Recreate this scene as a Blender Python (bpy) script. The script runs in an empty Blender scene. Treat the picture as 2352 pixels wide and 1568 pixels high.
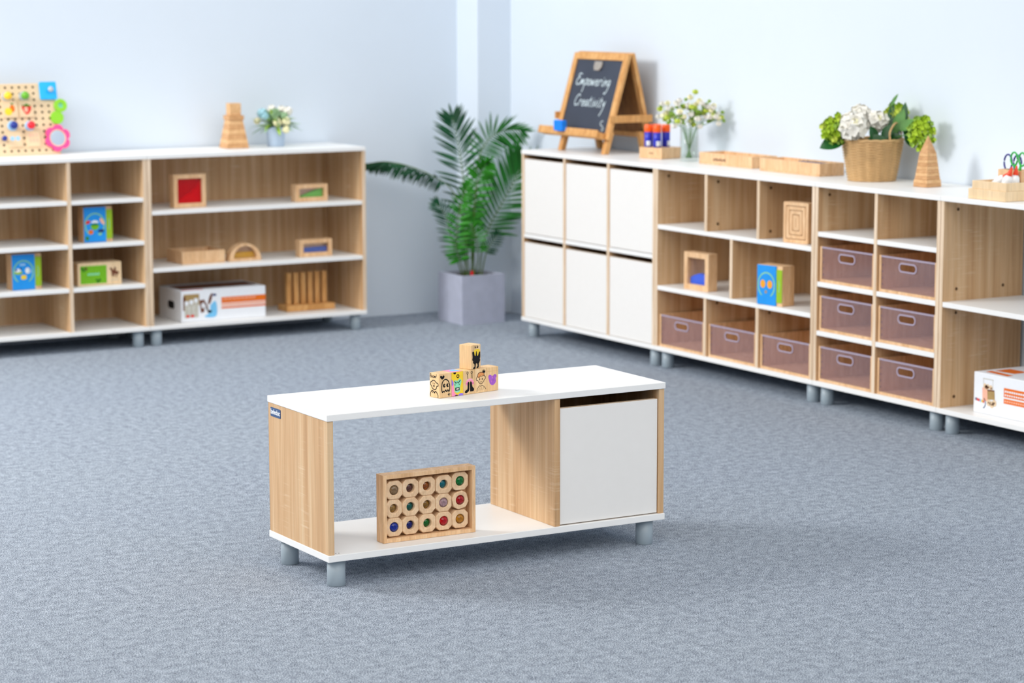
import bpy, bmesh, math, random
from mathutils import Vector, Matrix
random.seed(7)
scene = bpy.context.scene
col = scene.collection
PI = math.pi
R = math.radians

# ------------------------------------------------------------------ helpers
def lin(c):
    return tuple(((x / 12.92) if x <= .04045 else ((x + .055) / 1.055) ** 2.4) for x in [v / 255. for v in c])

def nodes_of(name):
    m = bpy.data.materials.new(name); m.use_nodes = True
    nt = m.node_tree
    return m, nt, nt.nodes, nt.links, nt.nodes['Principled BSDF']

def plain(name, rgb, rough=.5, spec=.5, var=.04, scale=40., bump=0., metallic=0., srgb=True, coat=0.):
    """procedural material: base colour with a faint noise variation and optional bump"""
    m, nt, N, L, b = nodes_of(name)
    c = lin(rgb) if srgb else rgb
    tc = N.new('ShaderNodeTexCoord'); no = N.new('ShaderNodeTexNoise')
    no.inputs['Scale'].default_value = scale; no.inputs['Detail'].default_value = 3
    L.new(tc.outputs['Object'], no.inputs['Vector'])
    rp = N.new('ShaderNodeValToRGB')
    rp.color_ramp.elements[0].position = .3; rp.color_ramp.elements[1].position = .7
    rp.color_ramp.elements[0].color = (*[max(0, x * (1 - var)) for x in c], 1)
    rp.color_ramp.elements[1].color = (*[min(1, x * (1 + var)) for x in c], 1)
    L.new(no.outputs['Fac'], rp.inputs['Fac']); L.new(rp.outputs['Color'], b.inputs['Base Color'])
    b.inputs['Roughness'].default_value = rough
    b.inputs['Specular IOR Level'].default_value = spec
    b.inputs['Metallic'].default_value = metallic
    b.inputs['Coat Weight'].default_value = coat
    if bump:
        bp = N.new('ShaderNodeBump'); bp.inputs['Strength'].default_value = bump; bp.inputs['Distance'].default_value = .002
        L.new(no.outputs['Fac'], bp.inputs['Height']); L.new(bp.outputs['Normal'], b.inputs['Normal'])
    return m

def wood(name, dark, mid, light, stretch=(26, 26, 1.1), fine=(300, 300, 5), saw=.0, rough=.55, horizontal=None):
    m, nt, N, L, b = nodes_of(name)
    tc = N.new('ShaderNodeTexCoord'); oi = N.new('ShaderNodeObjectInfo')
    mu = N.new('ShaderNodeMath'); mu.operation = 'MULTIPLY'; mu.inputs[1].default_value = 9.3
    L.new(oi.outputs['Random'], mu.inputs[0])
    ad = N.new('ShaderNodeVectorMath'); ad.operation = 'ADD'
    L.new(tc.outputs['Object'], ad.inputs[0]); L.new(mu.outputs[0], ad.inputs[1])
    def noise(sc, detail, rough_, dist=0.):
        mp = N.new('ShaderNodeMapping'); mp.inputs['Scale'].default_value = sc
        L.new(ad.outputs[0], mp.inputs['Vector'])
        n = N.new('ShaderNodeTexNoise'); n.inputs['Scale'].default_value = 1
        n.inputs['Detail'].default_value = detail; n.inputs['Roughness'].default_value = rough_
        n.inputs['Distortion'].default_value = dist
        L.new(mp.outputs[0], n.inputs['Vector']); return n
    n1 = noise(stretch, 5, .62, .35)
    rp = N.new('ShaderNodeValToRGB'); e = rp.color_ramp.elements
    e[0].position = .32; e[0].color = (*lin(dark), 1); e[1].position = .66; e[1].color = (*lin(light), 1)
    x = e.new(.5); x.color = (*lin(mid), 1)
    L.new(n1.outputs['Fac'], rp.inputs['Fac'])
    n2 = noise(fine, 3, .6)
    r2 = N.new('ShaderNodeMapRange'); r2.inputs['From Min'].default_value = .35; r2.inputs['From Max'].default_value = .65
    r2.inputs['To Min'].default_value = .9; r2.inputs['To Max'].default_value = 1.04
    L.new(n2.outputs['Fac'], r2.inputs['Value'])
    mx = N.new('ShaderNodeMix'); mx.data_type = 'RGBA'; mx.blend_type = 'MULTIPLY'; mx.inputs['Factor'].default_value = 1
    L.new(rp.outputs['Color'], mx.inputs['A']); L.new(r2.outputs['Result'], mx.inputs['B'])
    out = mx.outputs['Result']
    if saw:
        n3 = noise((9, 9, 170), 2, .5); n4 = noise((10, 10, 3.2), 2, .5)
        a = N.new('ShaderNodeMapRange'); a.inputs['From Min'].default_value = .55; a.inputs['From Max'].default_value = .72
        L.new(n3.outputs['Fac'], a.inputs['Value'])
        c = N.new('ShaderNodeMapRange'); c.inputs['From Min'].default_value = .52; c.inputs['From Max'].default_value = .7
        L.new(n4.outputs['Fac'], c.inputs['Value'])
        p = N.new('ShaderNodeMath'); p.operation = 'MULTIPLY'
        L.new(a.outputs['Result'], p.inputs[0]); L.new(c.outputs['Result'], p.inputs[1])
        q = N.new('ShaderNodeMath'); q.operation = 'MULTIPLY'; q.inputs[1].default_value = saw; L.new(p.outputs[0], q.inputs[0])
        m2 = N.new('ShaderNodeMix'); m2.data_type = 'RGBA'
        L.new(q.outputs[0], m2.inputs['Factor']); L.new(out, m2.inputs['A']); m2.inputs['B'].default_value = (*lin((246, 232, 205)), 1)
        out = m2.outputs['Result']
    L.new(out, b.inputs['Base Color'])
    b.inputs['Roughness'].default_value = rough; b.inputs['Specular IOR Level'].default_value = .35
    bp = N.new('ShaderNodeBump'); bp.inputs['Strength'].default_value = .08; bp.inputs['Distance'].default_value = .001
    L.new(n2.outputs['Fac'], bp.inputs['Height']); L.new(bp.outputs['Normal'], b.inputs['Normal'])
    return m

def clear(name, tint, mixd=.0, diff=(200, 200, 200), rough=.05):
    """thin acrylic / glass: tinted see-through with a little haze and gloss"""
    m = bpy.data.materials.new(name); m.use_nodes = True
    nt = m.node_tree; N = nt.nodes; L = nt.links
    N.remove(N['Principled BSDF']); out = N['Material Output']
    tr = N.new('ShaderNodeBsdfTransparent'); tr.inputs['Color'].default_value = (*lin(tint), 1)
    di = N.new('ShaderNodeBsdfDiffuse')
    tc = N.new('ShaderNodeTexCoord'); no = N.new('ShaderNodeTexNoise'); no.inputs['Scale'].default_value = 6
    L.new(tc.outputs['Object'], no.inputs['Vector'])
    rp = N.new('ShaderNodeValToRGB'); c = lin(diff)
    rp.color_ramp.elements[0].color = (*[x * .94 for x in c], 1); rp.color_ramp.elements[1].color = (*c, 1)
    L.new(no.outputs['Fac'], rp.inputs['Fac']); L.new(rp.outputs['Color'], di.inputs['Color'])
    gl = N.new('ShaderNodeBsdfGlossy'); gl.inputs['Roughness'].default_value = rough
    lw_ = N.new('ShaderNodeLayerWeight'); lw_.inputs['Blend'].default_value = .5
    pw_ = N.new('ShaderNodeMath'); pw_.operation = 'POWER'; pw_.inputs[1].default_value = 4.; L.new(lw_.outputs['Facing'], pw_.inputs[0])
    fr = N.new('ShaderNodeMath'); fr.operation = 'MULTIPLY_ADD'; fr.inputs[1].default_value = .6; fr.inputs[2].default_value = .035; L.new(pw_.outputs[0], fr.inputs[0])
    m1 = N.new('ShaderNodeMixShader'); m1.inputs[0].default_value = mixd
    L.new(tr.outputs[0], m1.inputs[1]); L.new(di.outputs[0], m1.inputs[2])
    m2 = N.new('ShaderNodeMixShader'); L.new(fr.outputs[0], m2.inputs[0])
    L.new(m1.outputs[0], m2.inputs[1]); L.new(gl.outputs[0], m2.inputs[2]); L.new(m2.outputs[0], out.inputs['Surface'])
    return m

def gem_mat(name, rgb):
    m, nt, N, L, b = nodes_of(name)
    tc = N.new('ShaderNodeTexCoord'); v = N.new('ShaderNodeTexVoronoi'); v.inputs['Scale'].default_value = 150
    L.new(tc.outputs['Object'], v.inputs['Vector'])
    rp = N.new('ShaderNodeValToRGB'); c = lin(rgb)
    rp.color_ramp.elements[0].color = (*[min(1, x * .9) for x in c], 1); rp.color_ramp.elements[1].color = (*[x * .3 for x in c], 1)
    L.new(v.outputs['Distance'], rp.inputs['Fac']); L.new(rp.outputs['Color'], b.inputs['Base Color'])
    b.inputs['Roughness'].default_value = .05; b.inputs['Specular IOR Level'].default_value = .5
    return m

class MB:
    """mesh builder: collects shapes and links them as ONE mesh object"""
    def __init__(s): s.v = []; s.f = []; s.m = []; s.sm = []; s.mats = []
    def mi(s, m):
        if m not in s.mats: s.mats.append(m)
        return s.mats.index(m)
    def quadmesh(s, verts, faces, m, smooth=False):
        o = len(s.v); s.v += [tuple(v) for v in verts]; k = s.mi(m)
        for f in faces: s.f.append([o + i for i in f]); s.m.append(k); s.sm.append(smooth)
        return s
    def box(s, x0, y0, z0, x1, y1, z1, m, front=None, M=None, left=None):
        P = [(x0, y0, z0), (x1, y0, z0), (x1, y1, z0), (x0, y1, z0), (x0, y0, z1), (x1, y0, z1), (x1, y1, z1), (x0, y1, z1)]
        if M is not None: P = [tuple(M @ Vector(p)) for p in P]
        o = len(s.v); s.v += P; k = s.mi(m); kf = s.mi(front) if front else k; kl = s.mi(left) if left else k
        for f, q in (((3, 2, 1, 0), k), ((4, 5, 6, 7), k), ((0, 1, 5, 4), kf), ((1, 2, 6, 5), k), ((2, 3, 7, 6), kf), ((3, 0, 4, 7), kl)):
            s.f.append([o + i for i in f]); s.m.append(q); s.sm.append(False)
        return s
    def lathe(s, prof, m, c=(0, 0, 0), seg=32, M=None, rfun=None, smooth=True, cap=True):
        V = []
        for i, (r, z) in enumerate(prof):
            for j in range(seg):
                a = 2 * PI * j / seg; rr = r * (rfun(i, j) if rfun else 1)
                V.append(Vector((c[0] + rr * math.cos(a), c[1] + rr * math.sin(a), c[2] + z)))
        if M is not None: V = [M @ v for v in V]
        F = []
        for i in range(len(prof) - 1):
            for j in range(seg):
                k = (j + 1) % seg; F.append((i * seg + j, i * seg + k, (i + 1) * seg + k, (i + 1) * seg + j))
        s.quadmesh(V, F, m, smooth)
        if cap:
            n = len(s.v) - len(V); k = s.mi(m)
            s.f.append([n + j for j in range(seg)][::-1]); s.m.append(k); s.sm.append(False)
            b = n + (len(prof) - 1) * seg; s.f.append([b + j for j in range(seg)]); s.m.append(k); s.sm.append(False)
        return s
    def cyl(s, c, r, h, m, seg=28, M=None, bev=.0):
        pr = [(r, 0), (r, h)] if not bev else [(r - bev, 0), (r, bev), (r, h - bev), (r - bev, h)]
        return s.lathe(pr, m, c, seg, M)
    def tube(s, pts, r, m, seg=8, taper=None, closed=False):
        pts = [Vector(p) for p in pts]; n = len(pts); V = []; up = Vector((0, 0, 1))
        for i, p in enumerate(pts):
            if closed: t = pts[(i + 1) % n] - pts[i - 1]
            else: t = pts[min(i + 1, n - 1)] - pts[max(i - 1, 0)]
            t.normalize(); a = t.cross(up)
            if a.length < .05: a = t.cross(Vector((1, 0, 0)))
            a.normalize(); b = a.cross(t)
            rr = r if taper is None else r * (1 + (taper - 1) * i / (n - 1))
            for j in range(seg):
                g = 2 * PI * j / seg; V.append(p + a * rr * math.cos(g) + b * rr * math.sin(g))
        F = []
        for i in range(n if closed else n - 1):
            i2 = (i + 1) % n
            for j in range(seg):
                k = (j + 1) % seg; F.append((i * seg + j, i2 * seg + j, i2 * seg + k, i * seg + k))
        if not closed: F += [tuple(range(seg)), tuple(reversed(range((n - 1) * seg, n * seg)))]
        return s.quadmesh(V, F, m, True)
    def prism(s, poly, fr, d0, d1, m, side=None):
        """2D polygon poly in frame fr extruded along the frame normal from d0 to d1"""
        n = len(poly); V = [fr(u, v, d0) for u, v in poly] + [fr(u, v, d1) for u, v in poly]
        s.quadmesh(V, [tuple(range(n))[::-1], tuple(range(n, 2 * n))], m)
        o = len(s.v) - 2 * n; k = s.mi(side or m)
        for i in range(n):
            j = (i + 1) % n; s.f.append([o + i, o + j, o + n + j, o + n + i]); s.m.append(k); s.sm.append(False)
        return s
    def poly(s, poly, fr, d, m):
        return s.quadmesh([fr(u, v, d) for u, v in poly], [tuple(range(len(poly)))], m)
    def ribbon(s, pts, w, fr, d, m, closed=False):
        P = [Vector(p) for p in pts]; n = len(P); V = []
        for i, p in enumerate(P):
            t = (P[(i + 1) % n] - P[i - 1]) if closed else (P[min(i + 1, n - 1)] - P[max(i - 1, 0)])
            if t.length < 1e-9: t = Vector((1, 0))
            t.normalize(); q = Vector((-t.y, t.x)) * w / 2
            V += [fr(*(p + q), d), fr(*(p - q), d)]
        F = [(2 * i, 2 * i + 1, 2 * ((i + 1) % n) + 1, 2 * ((i + 1) % n)) for i in range(n if closed else n - 1)]
        s.quadmesh(V, F, m)
        if not closed:
            for e in (P[0], P[-1]): s.poly(disc(e.x, e.y, w / 2, 8), fr, d, m)
        return s
    def ring(s, outer, inner, fr, d0, d1, m, mi_=None):
        """band between two loops with the same number of points, extruded d0..d1"""
        n = len(outer)
        V = [fr(*p, d0) for p in outer] + [fr(*p, d0) for p in inner] + [fr(*p, d1) for p in outer] + [fr(*p, d1) for p in inner]
        F = []; G = []
        for i in range(n):
            j = (i + 1) % n
            F += [(j, i, n + i, n + j), (2 * n + i, 2 * n + j, 3 * n + j, 3 * n + i), (i, j, 2 * n + j, 2 * n + i)]
            G += [(n + j, n + i, 3 * n + i, 3 * n + j)]
        o = len(s.v)
        s.quadmesh(V, F, m)
        k = s.mi(mi_ or m)
        for f in G: s.f.append([o + i for i in f]); s.m.append(k); s.sm.append(False)
        return s
    def build(s, name, parent=None, bevel=0., seg=2, matrix=None, fix=True):
        me = bpy.data.meshes.new(name); me.from_pydata(s.v, [], s.f); me.update()
        for m in s.mats: me.materials.append(m)
        for p, k, q in zip(me.polygons, s.m, s.sm): p.material_index = k; p.use_smooth = q
        if fix:
            b = bmesh.new(); b.from_mesh(me); bmesh.ops.recalc_face_normals(b, faces=b.faces); b.to_mesh(me); b.free()
        o = bpy.data.objects.new(name, me); col.objects.link(o)
        if parent is not None: o.parent = parent
        if matrix is not None: o.matrix_local = matrix
        if bevel:
            md = o.modifiers.new('bevel', 'BEVEL'); md.width = bevel; md.segments = seg; md.limit_method = 'ANGLE'; md.angle_limit = R(40)
        return o

def disc(u, v, r, n=20, ry=None, rot=0.):
    ry = ry or r; c, s_ = math.cos(rot), math.sin(rot); o = []
    for i in range(n):
        a = 2 * PI * i / n; x, y = r * math.cos(a), ry * math.sin(a); o.append((u + x * c - y * s_, v + x * s_ + y * c))
    return o
def rect(u0, v0, u1, v1): return [(u0, v0), (u1, v0), (u1, v1), (u0, v1)]
def arc(u, v, r, a0, a1, n=16, ry=None):
    ry = ry or r
    return [(u + r * math.cos(R(a0 + (a1 - a0) * i / n)), v + ry * math.sin(R(a0 + (a1 - a0) * i / n))) for i in range(n + 1)]
def smooth(pts, n=6, closed=False):
    P = [Vector(p) for p in pts]; o = []; k = len(P)
    for i in range(k if closed else k - 1):
        if closed: a, b, c, d = P[i - 1], P[i], P[(i + 1) % k], P[(i + 2) % k]
        else: a, b, c, d = P[max(i - 1, 0)], P[i], P[i + 1], P[min(i + 2, k - 1)]
        for j in range(n):
            t = j / n
            o.append(.5 * ((2 * b) + (c - a) * t + (2 * a - 5 * b + 4 * c - d) * t * t + (3 * b - a - 3 * c + d) * t ** 3))
    if not closed: o.append(P[-1])
    return o
def rrect(u0, v0, u1, v1, r, n=5):
    o = []
    for cx, cy, a in ((u1 - r, v1 - r, 0), (u0 + r, v1 - r, 90), (u0 + r, v0 + r, 180), (u1 - r, v0 + r, 270)):
        o += arc(cx, cy, r, a, a + 90, n)
    return o
def frame(o, u, v, n):
    o, u, v, n = Vector(o), Vector(u), Vector(v), Vector(n)
    return lambda a, b, d=0.: o + u * a + v * b + n * d
FRONT = lambda y=0., x=0., z=0.: frame((x, y, z), (1, 0, 0), (0, 0, 1), (0, -1, 0))   # a face that looks to local -Y
LEFT = lambda x=0., y=0., z=0.: frame((x, y, z), (0, -1, 0), (0, 0, 1), (-1, 0, 0))   # a face that looks to local -X
TOP = lambda z=0.: frame((0, 0, z), (1, 0, 0), (0, 1, 0), (0, 0, 1))

def tag(o, label, cat, group=None):
    o['label'] = label; o['category'] = cat
    if group: o['group'] = group
    return o
def thing(name, label, cat, loc=(0, 0, 0), rz=0., group=None):
    o = bpy.data.objects.new(name, None); col.objects.link(o); o.empty_display_size = .05
    o.location = loc; o.rotation_euler = (0, 0, rz)
    return tag(o, label, cat, group)
def structure(o): o['kind'] = 'structure'; return o
def copy_tree(root, loc, rz, label):
    r = root.copy(); col.objects.link(r); r.location = loc; r.rotation_euler = (0, 0, rz); r['label'] = label
    for ch in list(root.children):
        c = ch.copy(); col.objects.link(c); c.parent = r
        for g in ch.children:
            d = g.copy(); col.objects.link(d); d.parent = c
    return r

# ------------------------------------------------------------------ materials
OAK = wood('oak_laminate', (192, 151, 108), (210, 172, 130), (223, 192, 153), stretch=(30, 30, .9), fine=(420, 420, 4), saw=.32)
EDGE = wood('oak_edge_band', (206, 180, 150), (226, 202, 174), (238, 218, 194), stretch=(60, 60, 3))
BEECH = wood('beech', (214, 170, 124), (229, 188, 144), (239, 203, 161), stretch=(50, 50, 6), fine=(200, 200, 30), rough=.5)
BEECHP = wood('pale_beech', (220, 184, 146), (230, 196, 158), (238, 208, 172), stretch=(60, 60, 60), fine=(350, 350, 40), rough=.55)
BEECHD = wood('beech_tan', (188, 140, 92), (202, 154, 106), (212, 166, 118), stretch=(40, 40, 60), fine=(200, 200, 200), rough=.5)
BEECHL = wood('beech_sand', (204, 158, 108), (218, 174, 124), (226, 184, 136), stretch=(40, 40, 60), fine=(200, 200, 200), rough=.5)
PINE = wood('pale_pine', (231, 202, 160), (237, 209, 168), (242, 215, 177), stretch=(40, 40, 4), fine=(260, 260, 14), rough=.55)
PLY = plain('peg_plywood', (228, 202, 166), .6, .3, .03, 12)
BAMBOO = wood('honey_wood', (196, 140, 78), (216, 160, 96), (228, 178, 116), stretch=(40, 40, 8), fine=(240, 240, 20))
BROWN = wood('brown_hardboard', (120, 76, 34), (140, 92, 44), (156, 106, 54), stretch=(30, 30, 5))
WHITE = plain('white_laminate', (240, 241, 241), .38, .45, .006, 30)
WHITEDOOR = plain('white_door', (236, 235, 233), .42, .4, .006, 30)
GREYLEG = plain('grey_plastic', (156, 170, 180), .38, .5, .02, 60)
BLACK = plain('black_ink', (18, 18, 22), .7, .2, .1)
DARKDOT = plain('dark_hole', (48, 34, 24), .9, .1, .1)
SCREW = plain('screw_cap', (92, 62, 30), .5, .4, .1)
ACRY = clear('smoky_acrylic', (250, 244, 248), .14, (196, 172, 176), .08)
ACRYEDGE = plain('acrylic_edge', (170, 158, 178), .2, .6, .04)
GLASS = clear('clear_glass', (250, 253, 251), .03, (226, 236, 230), .03)
PAPERW = plain('white_card', (236, 240, 246), .5, .4, .01)
ORANGE = plain('orange_print', (232, 112, 22), .55, .3, .04)
AMBERP = plain('amber_print', (244, 164, 40), .55, .3, .04)
ORANGEL = plain('pale_orange_print', (244, 184, 160), .55, .3, .04)
BLUEP = plain('blue_card', (20, 148, 234), .45, .4, .05, 14)
LIME = plain('lime_card', (150, 190, 30), .45, .4, .04)
GREENP = plain('green_card', (112, 182, 20), .5, .4, .05)
GREEND = plain('dark_green_print', (52, 128, 20), .5, .3, .1)
REDP = plain('red_print', (222, 60, 50), .5, .3, .06)
SKYP = plain('sky_print', (120, 196, 240), .5, .3, .06)
NAVYP = plain('navy_print', (36, 56, 110), .5, .3, .06)
TANP = plain('tan_print', (170, 142, 92), .5, .3, .1)
BROWNP = plain('brown_print', (110, 62, 40), .5, .3, .1)
GREYP = plain('grey_print', (196, 194, 182), .5, .3, .06)
YELLOWP = plain('yellow_print', (244, 208, 50), .5, .3, .06)
RINGP = plain('ring_print', (140, 206, 150), .5, .3, .06)
PINKP = plain('pink_paint', (250, 150, 190), .55, .3, .05)
PINKH = plain('hot_pink', (250, 74, 146), .45, .4, .05)
PURPLEP = plain('purple_paint', (164, 92, 200), .55, .3, .16, 140)
LILACP = plain('lilac_paint', (150, 120, 230), .55, .3, .05)
MINTP = plain('mint_paint', (140, 222, 186), .55, .3, .05)
HAIRP = plain('hair_paint', (226, 150, 90), .6, .3, .1, 200)
CHALK = plain('chalk', (206, 222, 228), .9, .1, .05, 300)
SLATE = plain('slate', (48, 54, 70), .42, .5, .12, 9)
CLIP = plain('bright_clip', (160, 152, 144), .3, .6, .05)
BLUEFOAM = plain('blue_foam', (24, 132, 246), .7, .3, .04)
CAPOR = plain('orange_plastic', (255, 96, 14), .35, .5, .03)
TIPRED = plain('red_orange_plastic', (238, 70, 30), .35, .5, .03)
GLUEBLUE = plain('ultramarine_plastic', (34, 44, 190), .3, .5, .05)
BOTTLE = plain('white_bottle', (236, 238, 240), .35, .5, .02)
NAVY = plain('navy_plastic', (44, 34, 134), .3, .5, .04)
GREENPL = plain('green_plastic', (30, 180, 60), .3, .5, .04)
TEALPL = plain('dark_green_plastic', (0, 132, 84), .3, .5, .04)
STEEL = plain('steel', (190, 194, 198), .25, .5, .02, metallic=1.)
WICKER = plain('wicker', (202, 166, 118), .65, .3, .10, 25)
CONCRETE = plain('light_concrete', (176, 182, 202), .85, .2, .05, 22, bump=.12)
SOIL = plain('soil', (66, 56, 46), .95, .1, .3, 120, bump=.8)
TIN = plain('pale_blue_tin', (186, 206, 230), .5, .4, .03)
PALM = plain('palm_green', (26, 100, 32), .5, .25, .32, 7)
PALMD = plain('palm_dark_green', (14, 72, 42), .5, .25, .3, 7)
PALML = plain('palm_light_green', (42, 128, 26), .5, .25, .28, 7)
STEMG = plain('stem_green', (84, 112, 52), .5, .4, .15)
LEAFD = plain('glossy_dark_leaf', (20, 84, 34), .3, .5, .25, 20)
LEAFM = plain('mid_green_leaf', (84, 138, 62), .4, .5, .2, 20)
LIMEF = plain('lime_petal', (172, 204, 50), .6, .3, .16, 60)
LIMEF2 = plain('yellow_lime_petal', (206, 222, 92), .6, .3, .12, 60)
WHITEF = plain('white_petal', (240, 238, 230), .6, .3, .02, 50)
CREAMF = plain('cream_petal', (248, 244, 206), .6, .3, .05, 50)
BLUEF = plain('pale_blue_petal', (170, 214, 226), .6, .3, .06, 60)
SAGE = plain('sage_leaf', (156, 190, 150), .6, .3, .16, 40)
BUDG = plain('bud_green', (160, 196, 84), .6, .3, .15, 80)
STICKER = plain('blue_sticker', (52, 84, 130), .4, .4, .03)
REDACR = clear('red_acrylic', (250, 150, 150), .24, (240, 36, 60), .08)
GREYACR = clear('clear_acrylic', (253, 251, 252), .03, (206, 190, 190), .06)
REDSAND = plain('red_sand', (236, 8, 44), .8, .2, .06, 200)
GREENSAND = plain('green_sand', (96, 196, 56), .8, .2, .06, 200)
YELSAND = plain('mustard_sand', (214, 168, 10), .8, .2, .06, 200)
BLUESAND = plain('blue_sand', (18, 100, 244), .8, .2, .06, 200)
DKBLUESAND = plain('deep_blue_sand', (8, 84, 190), .8, .2, .06, 200)
MIRROR = plain('mirror', (226, 234, 244), .06, .5, .01, metallic=1.)
KYEL = plain('yellow_knob', (252, 204, 40), .3, .5, .03)
KGRN = plain('green_knob', (104, 178, 42), .3, .5, .03)
KBLU = plain('blue_knob', (14, 44, 140), .3, .5, .03)
KRED = plain('red_knob', (238, 26, 46), .3, .5, .03)
KSKY = plain('sky_square', (0, 178, 250), .4, .5, .02)
KLIM = plain('lime_disc', (138, 208, 30), .4, .5, .02)
KGRY = plain('grey_knob', (186, 190, 196), .3, .5, .02)
PALEBLUE = plain('pale_blue_ring', (160, 206, 244), .4, .4, .02)

def carpet_mat():
    m, nt, N, L, b = nodes_of('blue_grey_carpet')
    tc = N.new('ShaderNodeTexCoord')
    def noise(sc, det, ro):
        n = N.new('ShaderNodeTexNoise'); n.inputs['Scale'].default_value = sc; n.inputs['Detail'].default_value = det
        n.inputs['Roughness'].default_value = ro; L.new(tc.outputs['Object'], n.inputs['Vector']); return n
    n1 = noise(290, 3, .85); n2 = noise(34, 4, .6); n3 = noise(.9, 2, .5)
    rp = N.new('ShaderNodeValToRGB'); e = rp.color_ramp.elements
    e[0].position = .385; e[0].color = (*lin((38, 45, 54)), 1)
    e[1].position = .615; e[1].color = (*lin((224, 234, 244)), 1)
    k = e.new(.5); k.color = (*lin((147, 159, 174)), 1)
    a = N.new('ShaderNodeMath'); a.operation = 'MULTIPLY_ADD'; a.inputs[1].default_value = .16
    sb = N.new('ShaderNodeMath'); sb.operation = 'SUBTRACT'; sb.inputs[1].default_value = .5
    L.new(n2.outputs['Fac'], sb.inputs[0]); L.new(sb.outputs[0], a.inputs[0]); L.new(n1.outputs['Fac'], a.inputs[2])
    L.new(a.outputs[0], rp.inputs['Fac'])
    mx = N.new('ShaderNodeMix'); mx.data_type = 'RGBA'; mx.blend_type = 'MULTIPLY'; mx.inputs['Factor'].default_value = 1
    r3 = N.new('ShaderNodeValToRGB'); r3.color_ramp.elements[0].color = (.92, .92, .96, 1); r3.color_ramp.elements[1].color = (1, 1, 1, 1)
    L.new(n3.outputs['Fac'], r3.inputs['Fac'])
    L.new(rp.outputs['Color'], mx.inputs['A']); L.new(r3.outputs['Color'], mx.inputs['B']); L.new(mx.outputs['Result'], b.inputs['Base Color'])
    b.inputs['Roughness'].default_value = .95; b.inputs['Specular IOR Level'].default_value = .1
    bp = N.new('ShaderNodeBump'); bp.inputs['Strength'].default_value = .6; bp.inputs['Distance'].default_value = .004
    L.new(n1.outputs['Fac'], bp.inputs['Height']); L.new(bp.outputs['Normal'], b.inputs['Normal'])
    return m
CARPET = carpet_mat()
WALL = plain('pale_blue_wall_paint', (217, 228, 240), .75, .25, .008, 3)

# ------------------------------------------------------------------ room
YW, XW, ZC = 11.214, 6.524, 3.6
MB().box(-3.5, -1.5, -.1, XW + .15, YW + .15, 0, CARPET).build('floor')
structure(bpy.data.objects['floor'])
structure(MB().box(-3.5, YW, 0, XW + .15, YW + .15, ZC, WALL).build('wall_left'))
structure(MB().box(XW, -1.5, 0, XW + .15, YW, ZC, WALL).build('wall_right'))
structure(MB().box(6.331, 10.998, 0, XW, YW, ZC, WALL).build('wall_corner_pillar'))

# ------------------------------------------------------------------ storage units
T, D, H, ZB0, ZB1 = .019, .400, .897, .077, .096
leg_me = MB().lathe([(.0245, 0), (.0262, .0015), (.0262, ZB0)], GREYLEG, seg=36)
def add_legs(root, W, Dd):
    for i, (x, y) in enumerate(((.045, .045), (W - .045, .045), (.045, Dd - .045), (W - .045, Dd - .045))):
        o = leg_me.build('leg', root) if i == 0 else None
        if i == 0: first = o
        else:
            o = first.copy(); col.objects.link(o); o.parent = root
        o.location = (x, y, 0)
def unit(name, label, loc, rz, W, shelves=(), dividers=(), back=True, doors=(), caps=()):
    """shelves: (x0, x1, ztop); dividers: (xcentre, z0, z1); local x along the front, local y = depth"""
    r = thing(name, label, 'cabinet' if doors else 'shelf', loc, rz)
    MB().box(0, 0, H - T, W, D, H, WHITE).build('top_board', r, .0012)
    MB().box(0, 0, ZB0, W, D, ZB1, WHITE).build('bottom_board', r, .0012)
    b0 = D - .012
    for x in (.0005, W - T - .0005):
        MB().box(x, .003, ZB1, x + T, D - .002, H - T, OAK, front=EDGE).build('side_panel', r, .0008)
    if back:
        MB().box(T, b0, ZB1, W - T, D - .003, H - T, OAK).build('back_panel', r)
    for x0, x1, z in shelves:
        MB().box(x0, .004, z - T, x1, b0 if back else D - .004, z, WHITE).build('shelf', r, .0012)
    for x, z0, z1 in dividers:
        MB().box(x - T / 2, .003, z0, x + T / 2, b0, z1, OAK, front=EDGE).build('divider', r, .0008)
    for x0, x1, z0, z1 in doors:
        MB().box(x0, .006, z0, x1, .024, z1, EDGE, front=WHITEDOOR).build('door', r, .0008)
    if caps:
        for x, y, z in caps:
            M = Matrix.Translation((x, y, z)) @ Matrix.Rotation(R(90), 4, 'Y')
            MB().cyl((0, 0, 0), .0065, .0012, SCREW, 14, M).build('screw_cap', r)
    add_legs(r, W, D)
    return r
W3, W2 = 1.1395, .7625
# left wall row (front faces -Y)
LX, LY = 4.4457, 10.7995
S4 = (.2985, .4995, .7005)
xd = 1.1395 - .3825
unit('bookshelf', 'oak cubby shelf unit under the peg board toy, with four rows of cubbies', (LX - 1.1402, LY, 0), 0, W3,
     [(a, b, z) for z in S4 for a, b in ((T, xd - T / 2), (xd + T / 2, W3 - T))], [(xd, ZB1, H - T)])
SB = (.3665, .6355)
unit('bookshelf', 'wide oak shelf unit with two long white shelves, between cubby unit and palm', (LX + .0005, LY, 0), 0, W3,
     [(T, W3 - T, z) for z in SB])
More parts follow.
